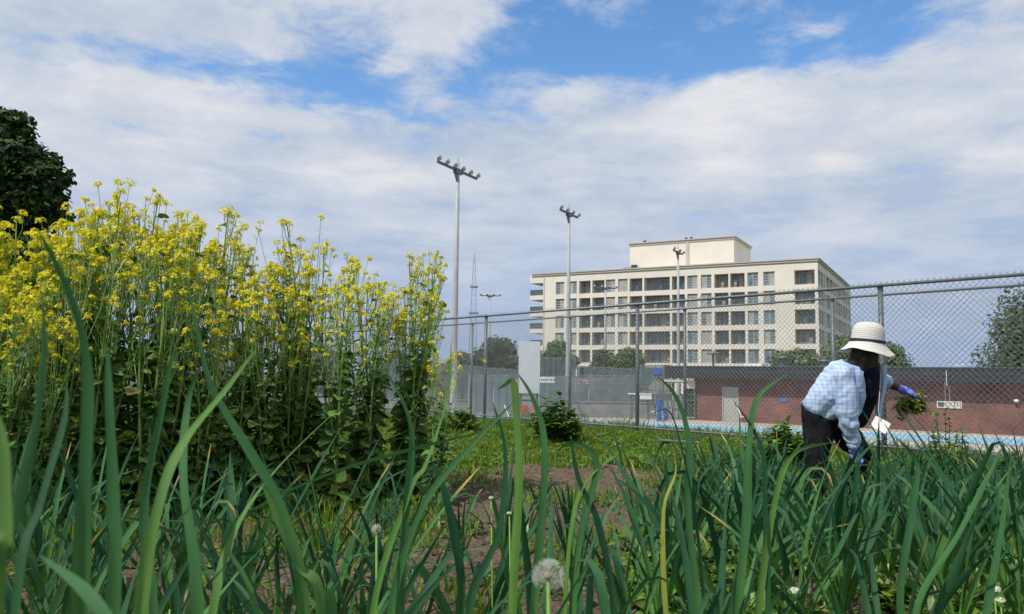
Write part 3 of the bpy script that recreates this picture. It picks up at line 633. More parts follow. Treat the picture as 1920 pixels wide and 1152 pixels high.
def weeds(name, n, xr, yr, keep, seed, L0, label, hfun=None):
    r = random.Random(seed); m = MB(); c = 0
    while c < n:
        x = r.uniform(*xr); y = r.uniform(*yr); c += .2
        if keep(x, y, r):
            c += .8; rosette(m, Vector((x, y, (hfun or soil_h)(x, y))), r, r.randint(4, 10), L0*(.6+.8*r.random()), leafpoly('leaf'), .35, .8)
    return tag(m.build(name, weedm), label, 'weeds', kind='stuff')
weeds('small_weeds', 2600, (-5, 6.5), (2.8, 9), lambda x, y, r: inview(x, y) and (fbm(x*.9+5, y*.9) > .12 or x > 1.6+.1*y or r.random() < .05), 5, .045, 'low green weeds scattered over the brown soil between the leeks')
weeds('undergrowth', 4600, (.6, 6.5), (2.6, 6.5), lambda x, y, r: inview(x, y) and x > .16*y and fbm(x*1.1, y*1.1) > -.12, 6, .085, 'fresh green undergrowth among the leeks on the right')
tufts('bed_grass', 9000, (-5, 6.5), (2.7, 8.8), soil_h, (.05, .2), grm, 8, lambda x, y, r: inview(x, y) and (fbm(x*.9+5, y*.9) > .15 or x > .2*y and fbm(x, y) > -.1), label='loose grass tufts between the leeks', cat='grass')
weeds('lawn_weeds', 5200, (-8, 8.5), (8.6, 17), lambda x, y, r: inview(x, y) and d2(x, y) < .8 and y > edge(x)-.1 and fbm(x*1.4+2, y*1.4) > -.15, 9, .075, 'broad-leaved weeds mixed through the grass below the fence', gz)
r = random.Random(41); m = MB(); m2 = MB()
for i in range(5200):                                             # clods and dry straw on the dug soil
    x = r.uniform(-5, 6.5); y = r.uniform(2.8, 9.8)
    if not inview(x, y) or y > edge(x)-.05: continue
    p = Vector((x, y, soil_h(x, y)))
    if i % 4:
        q = r.uniform(.006, .028)*(1 if i % 9 else 1.7); ring = [p+Vector((math.cos(a)*q*r.uniform(.7, 1.2), math.sin(a)*q*r.uniform(.7, 1.2), q*r.uniform(-.1, .3))) for a in (0, 1.05, 2.1, 3.14, 4.2, 5.2)]
        tp = p+Vector((0, 0, q*r.uniform(.6, 1.0)))
        for k in range(6): m.face([ring[k], ring[(k+1) % 6], tp])
    else:
        a = r.random()*6.28; d = Vector((math.cos(a), math.sin(a), r.uniform(-.1, .25)))*r.uniform(.02, .09); m2.tube([p+Vector((0, 0, .004)), p+d*.5+Vector((0, 0, .008)), p+d+Vector((0, 0, .004))], .0018, 3, False)
tag(m.build('soil_clods', soilm), 'loose brown clods lying on the dug soil', 'soil', kind='stuff')
tag(m2.build('straw', mat('straw', (.34, .26, .14), .8, scale=20, var=.3)), 'dry straw bits scattered over the brown soil', 'straw', kind='stuff')
# leafy weed clumps near the fence
def bush(px, Y, hgt, rad, label, seed, L0=.09, name='leafy_weed', z=None):
    p = at(px, 800, Y); r = random.Random(seed); t = empty(name, (p.x, Y, gz(p.x, Y)), 0, label=label, cat='plant')
    st = MB(); lf = MB()
    for i in range(int(26*rad/.35)):
        a = r.random()*6.28; q = rad*r.random()**.6; h = hgt*(1-.55*(q/rad)**2)*(.75+.3*r.random()); e = Vector((math.cos(a)*q, math.sin(a)*q, h)); b = Vector((e.x*.35, e.y*.35, 0))
        st.tube([b, (b+e)/2+Vector((0, 0, .05)), e], [.006, .005, .003], 4, False)
        for k in range(9):
            f = .25+.75*k/8; rosette(lf, b.lerp(e, f), r, 5, L0, leafpoly('leaf'), .45, .2)
    st.build('stem', MATS.get('stemg') or mat('stemg', (.09, .14, .04), .7), t); lf.build('foliage', weedm if seed % 2 else bushm, t); return t
bushm = leafmat('bush_leaf', ((0, (.04, .10, .014)), (.6, (.08, .17, .022)), (1, (.14, .25, .035))), trans=.25)
bush(1044, 12.8, .74, .40, 'bushy green weed clump in front of the fence, below the second floodlight pole', 2, .15)
bush(1478, 9.6, .56, .46, 'bright green leafy clump left of the person, in front of the pool', 3, .12)
bush(1420, 10.2, .30, .3, 'smaller leafy clump further left of the person', 5)
bush(862, 15.0, .42, .45, 'green weed clump beside the weathered post, right of the flowers', 7)
bush(1905, 7.6, .42, .35, 'leafy clump behind the leeks at the right edge', 9)
bush(1770, 8.2, .85, .20, 'tall straggly weed in front of the brick wall, below the pale sign', 13, .06)
bush(1800, 7.8, .60, .22, 'shorter straggly weed right of the tall one below the pale sign', 15, .06)
# posts and pipe in the grass
woodm = mat('weathered_wood', (.20, .13, .09), .9, scale=12, col2=(.34, .25, .18), stretch=(1, 1, .15), bump=.4)
def stake(px, py0, py1, Y, r, label, mt=None, lean=0, name='wooden_post'):
    p = at(px, py0, Y); z0 = gz(p.x, Y)-.05; m = MB(); h = p.z-z0
    m.tube([(0, 0, 0), (lean*h*.5, 0, h*.5), (lean*h, 0, h-.01), (lean*h, 0, h)], [r, r*.97, r*.93, r*.8], 9); o = m.build(name, mt or woodm); o.location = (p.x, Y, z0); return tag(o, label, 'post')
stake(794, 752, 785, 14.0, .045, 'short brown wooden post at the right end of the flower bed')
stake(786, 722, 780, 15.5, .10, 'pale weathered stump behind the short brown post', mat('pale_wood', (.33, .30, .23), .9, scale=9, col2=(.5, .46, .36), stretch=(1, 1, .2), bump=.5))
stake(1253, 824, 845, 12.4, .03, 'small brown stake in the grass below the fence', lean=-.15)
a = at(1236, 826, 12.3); b = at(1312, 832, 12.0); m = MB(); m.tube([(a.x, a.y, gz(a.x, a.y)+.12), (b.x, b.y, gz(b.x, b.y)+.12)], .02, 7); m.tube([(a.x, a.y, gz(a.x, a.y)-.05), (a.x, a.y, gz(a.x, a.y)+.12)], .018, 6); m.tube([(b.x, b.y, gz(b.x, b.y)-.05), (b.x, b.y, gz(b.x, b.y)+.12)], .018, 6)
tag(m.build('low_pipe', galv), 'low grey pipe rail in the grass beside the small brown stake', 'pipe')

# ------------------------------------------------------------------ flowering brassica stand
stemm = mat('brassica_stem', (.15, .26, .055), .6, scale=5, col2=(.24, .37, .10))
flm = leafmat('brassica_flower', ((0, (.64, .56, .012)), (.6, (.78, .71, .02)), (1, (.82, .79, .08))), trans=.3, rough=.6, spec=.2)
blm = leafmat('brassica_leaf', ((0, (.05, .11, .02)), (.5, (.10, .20, .034)), (.85, (.17, .30, .055)), (.97, (.12, .20, .05)), (1, (.28, .22, .04))), trans=.35, rough=.55, stripes=3)
LOBE = [(0, 0), (.04, .18), (.16, .2), (.10, .30), (.26, .38), (.30, .55), (.25, .62), (.33, .74), (.24, .92), (.10, .97), (0, 1.03), (-.12, .96), (-.25, .9), (-.32, .72), (-.26, .6), (-.31, .5), (-.24, .36), (-.1, .32), (-.15, .2), (-.04, .17)]
def bigleaf(m, p, d, L0, r, droop=.6):
    d = d.normalized(); sd = d.cross(Vector((0, 0, 1)))
    if sd.length < .1: sd = Vector((1, 0, 0))
    sd.normalize(); sd = (Matrix.Rotation(r.gauss(0, .5), 3, d) @ sd); nr = sd.cross(d)
    n = 6; ys = [0, .18, .36, .55, .75, .92, 1.03]; ws = [.02, .05, .22, .30, .31, .22, .02]
    rows = []; uvs = []
    for y, w0 in zip(ys, ws):
        c = p + d*(y*L0) + Vector((0, 0, -droop*y*y*L0*.6)); row = []
        for k in (-1, -.5, 0, .5, 1):
            ww = w0*(1+.3*r.uniform(-1, 1)*abs(k)); row.append(c + sd*(k*ww*L0) + nr*(abs(k)*w0*L0*.25*(1 if r.random() < .8 else -1)+r.gauss(0, .012)*L0))
        rows.append(row); uvs.append([(.5+k*w0, y) for k in (-1, -.5, 0, .5, 1)])
    m.quadstrip(rows, uvs)
def flower(m, p, up, r, s):
    a = up.orthogonal().normalized(); a = Matrix.Rotation(r.random()*6.28, 3, up) @ a; b = up.cross(a)
    for k in range(4):
        d = a*math.cos(k*math.pi/2)+b*math.sin(k*math.pi/2); e = up.cross(d)
        m.face([p, p+d*s*.6+e*s*.42+up*s*.18, p+d*s*1.05+up*s*.05, p+d*s*.6-e*s*.42+up*s*.18])
def cluster(fl, st, p, r, s=1.0):
    R0 = .024*s*(.7+.6*r.random())
    for i in range(int(17*s)+r.randint(0, 7)):
        a = r.random()*6.28; q = math.sqrt(r.random()); z = (1-q*q)*1.1+r.uniform(-1.1, .1)
        c = p + Vector((math.cos(a)*q*R0*1.35, math.sin(a)*q*R0*1.35, z*R0)); up = Vector((math.cos(a)*q, math.sin(a)*q, .75)).normalized(); flower(fl, c, (up+Vector((r.gauss(0, .35), r.gauss(0, .35), 0))).normalized(), r, .0112*(.75+.5*r.random()))
def brassica(seed, H):
    r = random.Random(seed); st = MB(); lf = MB(); fl = MB()
    for k in range(r.randint(3, 5)):
        a = r.random()*6.28; ln = r.uniform(.05, .30); h = H*r.uniform(.80, 1.0)
        P = lambda f: Vector((math.cos(a)*ln*f**1.3+.03*math.sin(f*5+k), math.sin(a)*ln*f**1.3+.03*math.cos(f*4+k), h*f))
        st.tube([P(f/8) for f in range(9)], [.011*(1-.8*f/8)+.0015 for f in range(9)], 5, False); cluster(fl, st, P(1), r, 1.2)
        nb = r.randint(8, 12)
        for i in range(nb):
            f = .38+.58*(i+r.random())/nb; b0 = P(f); aa = a+r.uniform(-2.6, 2.6); l_ = (h*(1-f))*r.uniform(.55, .98)+.06; out = r.uniform(.15, .45)
            e = b0+Vector((math.cos(aa)*l_*out, math.sin(aa)*l_*out, l_)); md = b0.lerp(e, .45)+Vector((math.cos(aa), math.sin(aa), 0))*l_*.08
            st.tube([b0, md, e], [.0042, .003, .0018], 3, False); cluster(fl, st, e, r, r.uniform(.6, 1.1))
            for j in range(r.randint(5, 9)):                                   # seed pods under the flowers
                g = .35+.6*r.random(); q = md.lerp(e, (g-.3)/.7 if g > .3 else 0); t_ = r.random()*6.28; dd = Vector((math.cos(t_)*.7, math.sin(t_)*.7, .75))*r.uniform(.02, .045); st.tube([q, q+dd], [.0011, .0013], 3, False)
            if r.random() < .75:
                t_ = r.random()*6.28; bigleaf(lf, b0, Vector((math.cos(t_), math.sin(t_), .5)), r.uniform(.05, .12), r)
            if r.random() < .4 and l_ > .2:
                f2 = md.lerp(e, r.random()*.5); t_ = r.random()*6.28; e2 = f2+Vector((math.cos(t_)*.05, math.sin(t_)*.05, r.uniform(.08, .18))); st.tube([f2, e2], [.002, .0015], 3, False); cluster(fl, st, e2, r, .6)
        for i in range(30):
            f = (i+r.random())/30*.68; t_ = r.random()*6.28; L0 = .21*(1-f*1.0)+.05; bigleaf(lf, P(f), Vector((math.cos(t_), math.sin(t_), .55)), L0*r.uniform(.6, 1.1), r, .9)
    for i in range(16):
        t_ = r.random()*6.28; bigleaf(lf, Vector((0, 0, .03+.1*r.random())), Vector((math.cos(t_), math.sin(t_), .7)), r.uniform(.22, .36), r, 1.0)
    t = empty('flowering_brassica', (0, 0, 0))
    st.build('stems', stemm, t); lf.build('leaves', blm, t); fl.build('flowers', flm, t); return t
protos = [brassica(100+i, 1.95) for i in range(7)]
rb_ = random.Random(12); used = set(); nbr = 0
def stand_top(px):                                               # outline of the stand's top against the sky
    pts = [(-300, 400), (0, 385), (60, 400), (180, 352), (230, 385), (290, 355), (330, 360), (400, 385), (450, 458), (530, 440), (640, 452), (720, 472), (770, 478), (840, 490), (900, 570)]
    for (a, ya), (b, yb) in zip(pts, pts[1:]):
        if a <= px <= b: return ya+(yb-ya)*(px-a)/(b-a)
    return 440
spots = []
for row in range(3):
    px = -150 + row*23
    while px < 800 - row*8:
        spots.append((px+rb_.uniform(-18, 18), row)); px += (62 if row else 56)+max(0, px)*.018
for px, row in spots:
    if row == 2 and px > 430 and rb_.random() < .25: continue
    fy = max(0, min(1, px/800)); Y = 5.0+1.9*fy+row*.48+rb_.uniform(-.15, .15)
    p = at(px, 800, Y); k = rb_.randrange(7); zt = at(px, stand_top(px)+rb_.choice((-14, 0, 25, 55, 90, 130) if px < 560 else (-20, -12, -5, 10, 40))+rb_.uniform(-8, 12), Y).z
    if row == 0: zt -= .25
    z = soil_h(p.x, Y) if Y < 9 else 0; sc = max(.8, (zt-z)/1.95)
    o = protos[k] if k not in used else copy_tree(protos[k]); used.add(k); nbr += 1
    o.location = (p.x, Y, z); o.scale = (min(1.15, sc), min(1.15, sc), sc); o.rotation_euler = (rb_.gauss(0, .03), rb_.gauss(0, .03), rb_.random()*6.28)
    tag(o, 'tall green brassica with yellow flower heads, standing in the dense flowering clump on the left', 'plant', 'flowering brassicas in the clump')
used |= {3, 5} & used
P3, P5 = (protos[i] if i in used else protos[sorted(used)[0]] for i in (3, 5))
for px, Y, yt, lab in ((818, 6.8, 474, 'rightmost brassica, its yellow flowers in front of the tallest floodlight pole'), (872, 6.6, 640, 'short arching brassica whose lone flowers hang right of the tallest pole')):
    o = copy_tree(P3 if px < 850 else P5); p = at(px-25, 800, Y); z = soil_h(p.x, Y); zt = at(px, yt, Y).z; sc = (zt-z)/1.95; o.location = (p.x-.12, Y, z); o.scale = ((.95, .95, sc) if px < 850 else (.62, .62, sc)); o.rotation_euler = (0, .12, 1.0); tag(o, lab, 'plant', 'flowering brassicas in the clump')
def drop(o):
    for ch in list(o.children): bpy.data.objects.remove(ch)
    bpy.data.objects.remove(o)
for i_, o_ in enumerate(protos):
    if i_ not in used: drop(o_)
tufts('clump_grass', 9000, (-5.5, .4), (4.6, 9.4), soil_h, (.05, .22), grm, 18, lambda x, y, r: inview(x, y) and x < -.08*y, label='grass and seedlings at the foot of the flowering clump', cat='grass')

# ------------------------------------------------------------------ leeks
leekm = leafmat('leek_leaf', ((0, (.018, .075, .034)), (.45, (.038, .125, .048)), (.75, (.07, .185, .06)), (.92, (.13, .25, .05)), (1, (.46, .38, .07))), rough=.6, trans=.26, spec=.2,
                uvramp=(.0, .55, (.10, .24, .035)), tip=(.50, .36, .10), stripes=16)
stalkm = mat('leek_stalk', (.20, .30, .12), .5, scale=6, col2=(.38, .46, .26), stretch=(4, 4, 1))
def blade(m, pts, W_, side0, twist=0.0, fold=.28, root=.6):
    n = len(pts); rows = []; uvs = []; side = None
    for i, p in enumerate(pts):
        f = i/(n-1); d = (pts[min(n-1, i+1)]-pts[max(0, i-1)]).normalized()
        s = side0 if side is None else side
        s = (s - d*s.dot(d)).normalized(); side = s
        s = Matrix.Rotation(twist*f, 3, d) @ s; nr = d.cross(s)
        w0 = W_*.5*min(1, root+f*2.2)*max(.02, (1-f**2.6))**.75*(1+.10*math.sin(f*23+W_*900))
        s = Matrix.Rotation(.22*math.sin(f*9+W_*1300), 3, d) @ s; nr = d.cross(s)
        fo = fold*(1-.75*f)
        rows.append([p - s*w0 + nr*w0*fo*1.6, p - s*w0*.5+nr*w0*fo*.6, p, p + s*w0*.5+nr*w0*fo*.6, p + s*w0 + nr*w0*fo*1.6]); uvs.append([(0, f), (.25, f), (.5, f), (.75, f), (1, f)])
    m.quadstrip(rows, uvs)
def leek_leaf(m, r, base, az_, L0, th, curv, kink, W_):
    n = 17; ds = L0/(n-1); p = Vector(base); pts = [p.copy()]; ka = 0
    a_ = az_
    for i in range(n-1):
        f = i/(n-1)
        th += curv*ds*(.4+1.6*f)
        if kink and f > kink[0] and ka < kink[1]: q = kink[1]*.4; th += q; ka += q
        a_ += r.gauss(0, .035)
        th = min(th, 2.9)
        p = p + Vector((math.sin(th)*math.cos(a_), math.sin(th)*math.sin(a_), math.cos(th)))*ds; pts.append(p.copy())
    blade(m, pts, W_, Vector((-math.sin(az_), math.cos(az_), 0)), r.gauss(0, .7))
def leek(seed, H, name='leek'):
    r = random.Random(seed); lf = MB(); sk = MB(); ph_ = r.random()*6.28; hs_ = r.uniform(.10, .2); n = r.randint(8, 11)
    rr_ = r.uniform(.013, .019)
    sk.tube([(0, 0, -.03), (0, 0, hs_*.5), (0, 0, hs_), (0, 0, hs_+.06)], [rr_*1.1, rr_, rr_*.9, rr_*.6], 9)
    for i in range(n):
        f = i/(n-1); azz = ph_ + (math.pi if i % 2 else 0) + r.gauss(0, .45)
        L0 = H*r.uniform(.78, 1.18)*(.8+.25*math.sin(math.pi*f)); th = .10+.38*(1-f)+r.uniform(0, .16)
        kink = (r.uniform(.5, .85), r.uniform(1.1, 2.2)) if r.random() < .33 else None
        leek_leaf(lf, r, (math.cos(azz)*rr_*.5, math.sin(azz)*rr_*.5, hs_*(.65+.5*f)), azz, L0, th, r.uniform(.05, 1.0), kink, r.uniform(.022, .038))
    t = empty(name, (0, 0, 0)); sk.build('stalk', stalkm, t, True); lf.build('leaves', leekm, t, True); return t
LV = [leek(300+i, .80) for i in range(16)]; lused = set(); rl_ = random.Random(77); nl = 0
def put_leek(x, y, s, label, group):
    global nl
    k = rl_.randrange(16); o = LV[k] if k not in lused else copy_tree(LV[k]); lused.add(k); nl += 1
    o.location = (x, y, soil_h(x, y)+.035 if y > 2.6 else .0); o.scale = (s, s, s*rl_.uniform(.94, 1.08)); o.rotation_euler = (rl_.gauss(0, .07), rl_.gauss(0, .07), rl_.random()*6.28)
    tag(o, label, 'leek', group)
PX, PY_ = at(1560, 900, 6.25).x, 6.25
y = 1.15
while y < 8.9 and nl < 288:
    x = -.72*y
    while x < .72*y:
        xx = x+rl_.uniform(-.08, .08); yy = y+rl_.uniform(-.10, .10); q = xx/yy; x += .23+.02*(y > 4)
        if abs(q) > .70 or (abs(xx-PX) < .36 and abs(yy-PY_) < .33): continue
        if q > .17+.020*max(0, yy-4):   # right bed
            if yy > 7.6: continue
            pr = .92 if yy > 2.9 else .5; s = rl_.uniform(.85, 1.12)*(1.0 if yy < 2.6 else max(.60, 1-.14*(yy-2.6)))
            lab, g = ('blue-green leek standing in the dense bed on the right, around the person', 'leeks in the right bed')
        elif q > -.16:
            if yy > 5.4: continue
            pr = .92 if yy < 2.8 else .26; s = rl_.uniform(.66, .98)*(1.0 if yy < 2.6 else max(.66, 1-.14*(yy-2.6))); lab, g = ('blue-green leek in the foreground, with bare brown soil showing behind it', 'leeks in front of the bare soil')
        else:
            if yy > 4.0: continue
            pr = .92 if yy < 3.0 else .40; s = rl_.uniform(.72, 1.08)*(1.0 if yy < 2.6 else .85); lab, g = ('blue-green leek in the left foreground, in front of the yellow-flowered clump', 'leeks in front of the flowering clump')
        if yy < 1.5 and -.02 < q < .13: continue
        if yy < 2.0: pr *= .65; s = min(s, 1.08)
        ppx = 960+F*q; lim = 800 if ppx < 500 else (885 if ppx < 1280 else (838 if ppx < 1485 else (908 if ppx < 1665 else 822)))
        zt = at(ppx, lim+rl_.gauss(0, 28), yy).z; s = min(s, max(.38, zt/.93))
        if rl_.random() < pr: put_leek(xx, yy, s, lab, g)
    y += .27 if y > 2.4 else .36
for i_, o_ in enumerate(LV):
    if i_ not in lused: drop(o_)
print('leeks', nl, 'brassicas', nbr)
# the large near leeks, leaf by leaf
def cat(pts, n=18):
    P = [pts[0]]+pts+[pts[-1]]; out = []
    for i in range(1, len(P)-2):
        for k in range(n//(len(pts)-1)+2):
            t = k/(n//(len(pts)-1)+2); a, b, c, d = P[i-1], P[i], P[i+1], P[i+2]
            out.append(.5*((2*b)+(c-a)*t+(2*a-5*b+4*c-d)*t*t+(3*b-a-3*c+d)*t**3))
    out.append(P[-2]); return out
def near_leek(base, leaves, label, seed=0):
    """base: (px at the frame's lower edge, Y); leaves: lists of (photo x, photo y, Y) + width in metres"""
    b0 = at(base[0], 1152, base[1]); t = empty('leek', (b0.x, base[1], 0), 0, label=label, cat='leek'); sk = MB(); lf = MB(); r = random.Random(seed)
    sk.tube([(0, 0, -.03), (0, 0, .12), (0, 0, .26), (0, 0, .34)], [.02, .018, .015, .009], 10); sk.build('stalk', stalkm, t, True)
    for pts, W_ in leaves:
        W_ *= .72
        P = [at(*p)-Vector((b0.x, base[1], 0)) for p in pts]; st_ = Vector((P[0].x*.12, P[0].y*.12, .24)); P = [Vector((0, 0, .20)), st_.lerp(P[0], .35)] + P
        q = cat(P, 26); view = (q[len(q)//2]+Vector((b0.x, base[1], 0))-CAM).normalized(); d = (P[-1]-P[-3]).normalized()
        blade(lf, q, W_, Matrix.Rotation(r.uniform(-.55, .55), 3, d) @ d.cross(view).normalized(), r.gauss(0, .25), .30, .8)
    lf.build('leaves', leekm, t, True)
near_leek((190, .72), [([(212, 1152, .70), (214, 950, .70), (206, 780, .70), (201, 650, .71)], .0195), ([(150, 1152, .66), (160, 900, .65), (166, 700, .64), (135, 560, .62), (72, 432, .60)], .0185),
                      ([(262, 1152, .85), (300, 940, .88), (345, 830, .92), (420, 735, .98), (480, 655, 1.02)], .019)], 'large near leek with tall upright blades at the left, reaching above the yellow flowers', 1)
near_leek((20, .62), [([(-8, 1152, .60), (30, 960, .60), (66, 800, .60), (82, 640, .60), (78, 545, .61)], .013), ([(30, 1152, .7), (75, 950, .74), (120, 790, .78), (125, 720, .8)], .014), ([(-20, 1152, .45), (2, 1050, .45), (6, 880, .46), (0, 780, .47)], .02)], 'large near leek cut by the left edge of the photo', 2)
near_leek((140, .60), [([(300, 1400, .52), (235, 1230, .53), (165, 1115, .55), (75, 1042, .57)], .022)], 'near leek with one low broad blade in the lower left corner', 3)
near_leek((330, 1.25), [([(290, 1152, 1.2), (270, 960, 1.2), (305, 760, 1.2), (330, 640, 1.2)], .022), ([(370, 1152, 1.2), (345, 900, 1.25), (352, 760, 1.3), (372, 690, 1.3)], .026), ([(400, 1152, 1.25), (440, 1000, 1.3), (520, 880, 1.35), (635, 766, 1.4)], .024)], 'leek left of centre with three long straight blades', 4)
near_leek((590, 1.15), [([(570, 1152, 1.1), (530, 960, 1.1), (470, 850, 1.1), (412, 755, 1.1), (385, 690, 1.1), (345, 500, 1.12)], .021), ([(480, 1152, 1.3), (420, 1010, 1.35), (500, 940, 1.35), (640, 880, 1.3), (800, 835, 1.3), (900, 812, 1.3)], .023),
                       ([(600, 1152, 1.1), (560, 1060, 1.1), (515, 960, 1.1), (490, 905, 1.1)], .024)], 'near leek whose long blades cross over the flowering clump', 5)
near_leek((745, 1.5), [([(748, 1152, 1.5), (762, 950, 1.5), (770, 800, 1.5), (722, 690, 1.5)], .026), ([(735, 1152, 1.5), (790, 960, 1.45), (870, 850, 1.4), (968, 750, 1.4)], .026), ([(700, 1152, 1.5), (770, 920, 1.5), (800, 870, 1.5), (840, 740, 1.5), (846, 640, 1.5)], .018),
                       ([(860, 1152, 1.5), (850, 1000, 1.5), (822, 890, 1.5), (800, 868, 1.5)], .030)], 'leek fanning out from just left of centre, in front of the brown soil', 6)
near_leek((985, 1.7), [([(1000, 1152, 1.7), (1018, 950, 1.7), (1020, 820, 1.7), (998, 745, 1.7), (970, 700, 1.7)], .026), ([(880, 1152, 1.7), (935, 1000, 1.7), (948, 850, 1.7), (924, 755, 1.7)], .025), ([(960, 1152, 1.7), (972, 900, 1.7), (968, 780, 1.7), (962, 716, 1.7), (948, 722, 1.7), (932, 732, 1.7)], .028)],
          'tall leek at the centre, one blade tip bent down in front of the bush', 7)
near_leek((1085, 2.0), [([(1075, 1152, 2), (1090, 1000, 2), (1120, 870, 2), (1075, 830, 2), (1040, 850, 2)], .028), ([(1150, 1152, 2), (1120, 980, 2), (1085, 900, 2), (1070, 815, 2)], .030), ([(1060, 1152, 2), (1085, 930, 2), (1160, 850, 2)], .026)], 'leek right of the dandelion clock, in front of the grass', 8)
near_leek((1300, 2.1), [([(1310, 1152, 2.1), (1290, 960, 2.1), (1292, 830, 2.1), (1268, 745, 2.1), (1232, 705, 2.1)], .030), ([(1320, 1152, 2.1), (1300, 950, 2.1), (1272, 820, 2.1), (1252, 770, 2.1), (1215, 780, 2.1)], .022), ([(1250, 1152, 2.1), (1245, 960, 2.1), (1268, 870, 2.1), (1225, 745, 2.1)], .024)],
          'leek with sharply kinked blade tips in front of the metal cage', 9)
near_leek((1400, 1.9), [([(1385, 1152, 1.9), (1400, 970, 1.9), (1405, 830, 1.9), (1422, 745, 1.9), (1478, 700, 1.9)], .032), ([(1440, 1152, 1.9), (1435, 960, 1.9), (1428, 840, 1.9), (1375, 750, 1.9)], .022), ([(1420, 1152, 1.9), (1455, 930, 1.9), (1490, 850, 1.9), (1560, 830, 1.9)], .026)],
          'tall leek left of the person, its tip bent right with a yellow point', 10)
near_leek((1830, 2.1), [([(1720, 1152, 2.1), (1800, 1000, 2.1), (1850, 900, 2.1), (1880, 840, 2.1)], .034), ([(1850, 1152, 2.1), (1880, 980, 2.1), (1895, 860, 2.1)], .03), ([(1690, 1152, 2.1), (1710, 960, 2.1), (1720, 870, 2.1), (1680, 820, 2.1)], .03)], 'large leek in the lower right corner with one long slanting blade', 11)

# ------------------------------------------------------------------ dandelion clocks and small flower heads
puffm = mat('dandelion_fluff', (.55, .55, .52), .9); puffm.node_tree.nodes['Principled BSDF'].inputs['Alpha'].default_value = 1
dst = mat('dandelion_stem', (.16, .30, .04), .5)
def clock(px, py, Y, r0, label, seed):
    c = at(px, py, Y); r = random.Random(seed); t = empty('dandelion', (c.x+.02, Y+.01, 0), 0, label=label, cat='flower'); cc = Vector((-.02, -.01, c.z))
    m = MB(); m.tube([(0, 0, 0), (-.012, 0, c.z*.5), cc-Vector((0, 0, .004))], [.0035, .003, .0028], 7); m.build('stem', dst, t, True)
    m = MB(); m.lathe(cc, [(.001, -.006), (.005, -.004), (.006, .001), (.004, .005), (.001, .006)], 10); m.build('seed_base', mat('seed_brown', (.35, .27, .16), .8), t, True)
    f = MB()
    for i in range(110):
        d = Vector((r.gauss(0, 1), r.gauss(0, 1), r.gauss(0, 1))).normalized()
        if d.z < -.85: continue
        q = cc+d*r0*.72; f.tube([cc+d*.006, q], .00009, 3, False); a = d.orthogonal().normalized(); b = d.cross(a)
        for k in range(9):
            th = k*.698; e = q + (a*math.cos(th)+b*math.sin(th))*r0*.26 + d*r0*.24; f.tube([q, e], .00007, 3, False)
    f.build('seed_head', puffm, t)
clock(1028, 1080, 1.16, .0245, 'white dandelion clock on a green stem at the bottom centre', 1)
clock(706, 992, 2.1, .013, 'small pale dandelion clock among the leeks left of centre', 2)
budm = mat('bud_white', (.55, .58, .42), .8, scale=80, var=.3)
def head(px, py, Y, r0, label, seed):
    c = at(px, py, Y); r = random.Random(seed); t = empty('white_flower', (c.x, Y, 0), 0, label=label, cat='flower')
    m = MB(); m.tube([(0, 0, 0), (.01, 0, c.z*.5), (0, 0, c.z)], [.003, .0026, .0022], 6); m.build('stem', dst, t, True)
    m = MB()
    for i in range(60):
        d = Vector((r.gauss(0, 1), r.gauss(0, 1), abs(r.gauss(0, 1))*.8)).normalized(); q = Vector((0, 0, c.z))+Vector((d.x*r0, d.y*r0, d.z*r0*.6)); flower(m, q, d, r, r0*.28)
    m.build('blossom', budm, t)
head(1490, 1109, 2.6, .020, 'white clover-like flower low in front of the right bed', 1)
head(1864, 1105, 2.6, .019, 'white flower head at the lower right, upper of two', 2)
head(1876, 1126, 2.5, .014, 'white flower head at the lower right, lower of two', 3)
head(1480, 1013, 3.6, .016, 'small white flower between the leeks below the person', 4)
head(921, 934, 2.4, .008, 'small pale bud on a thin stem left of the centre leek', 5)
head(955, 963, 2.4, .008, 'small pale bud right of the other bud by the centre leek', 6)

# ------------------------------------------------------------------ the person
def blob(name, parts, voxel, mt, parent, sm=6, disp=None, fac=.5):
    """one continuous surface: overlapping tapered tubes and ellipsoids fused by a voxel remesh"""
    m = MB()
    def ell(c, rx, ry, rz, ax=None):
        M = ax or Matrix.Identity(3); rows = []
        for i in range(11):
            a = math.pi*(i+.02)/10.04; rows.append([Vector(c)+M @ Vector((rx*math.sin(a)*math.cos(t), ry*math.sin(a)*math.sin(t), rz*math.cos(a))) for t in (2*math.pi*k/14 for k in range(14))])
        m.quadstrip(rows, None, True); b = len(m.v)-14*11; m.f.append(tuple(b+k for k in range(14))); m.f.append(tuple(b+140+k for k in range(14))[::-1])
    for p in parts:
        if p[0] == 'e': ell(*p[1:])
        else:
            pts = [Vector(q) for q in p[1]]; rs = p[2]; m.tube(pts, rs, 14); ell(pts[0], rs[0], rs[0], rs[0]); ell(pts[-1], rs[-1], rs[-1], rs[-1])
    m.uv = []; o = m.build(name, mt)
    md = o.modifiers.new('r', 'REMESH'); md.mode = 'VOXEL'; md.voxel_size = voxel
    ms = o.modifiers.new('s', 'SMOOTH'); ms.iterations = sm; ms.factor = fac
    bpy.context.view_layer.update()
    me = bpy.data.meshes.new_from_object(o.evaluated_get(bpy.context.evaluated_depsgraph_get())); old = o.data; bpy.data.objects.remove(o); bpy.data.meshes.remove(old)
    if disp: 
        me.update(); nrm = [v.normal.copy() for v in me.vertices]
        for v, n in zip(me.vertices, nrm): v.co += n*disp(v.co, n)
    me.polygons.foreach_set('use_smooth', [True]*len(me.polygons)); me.materials.clear(); me.materials.append(mt); me.update(); me.name = name
    o = bpy.data.objects.new(name, me); C.objects.link(o); o.parent = parent; return o
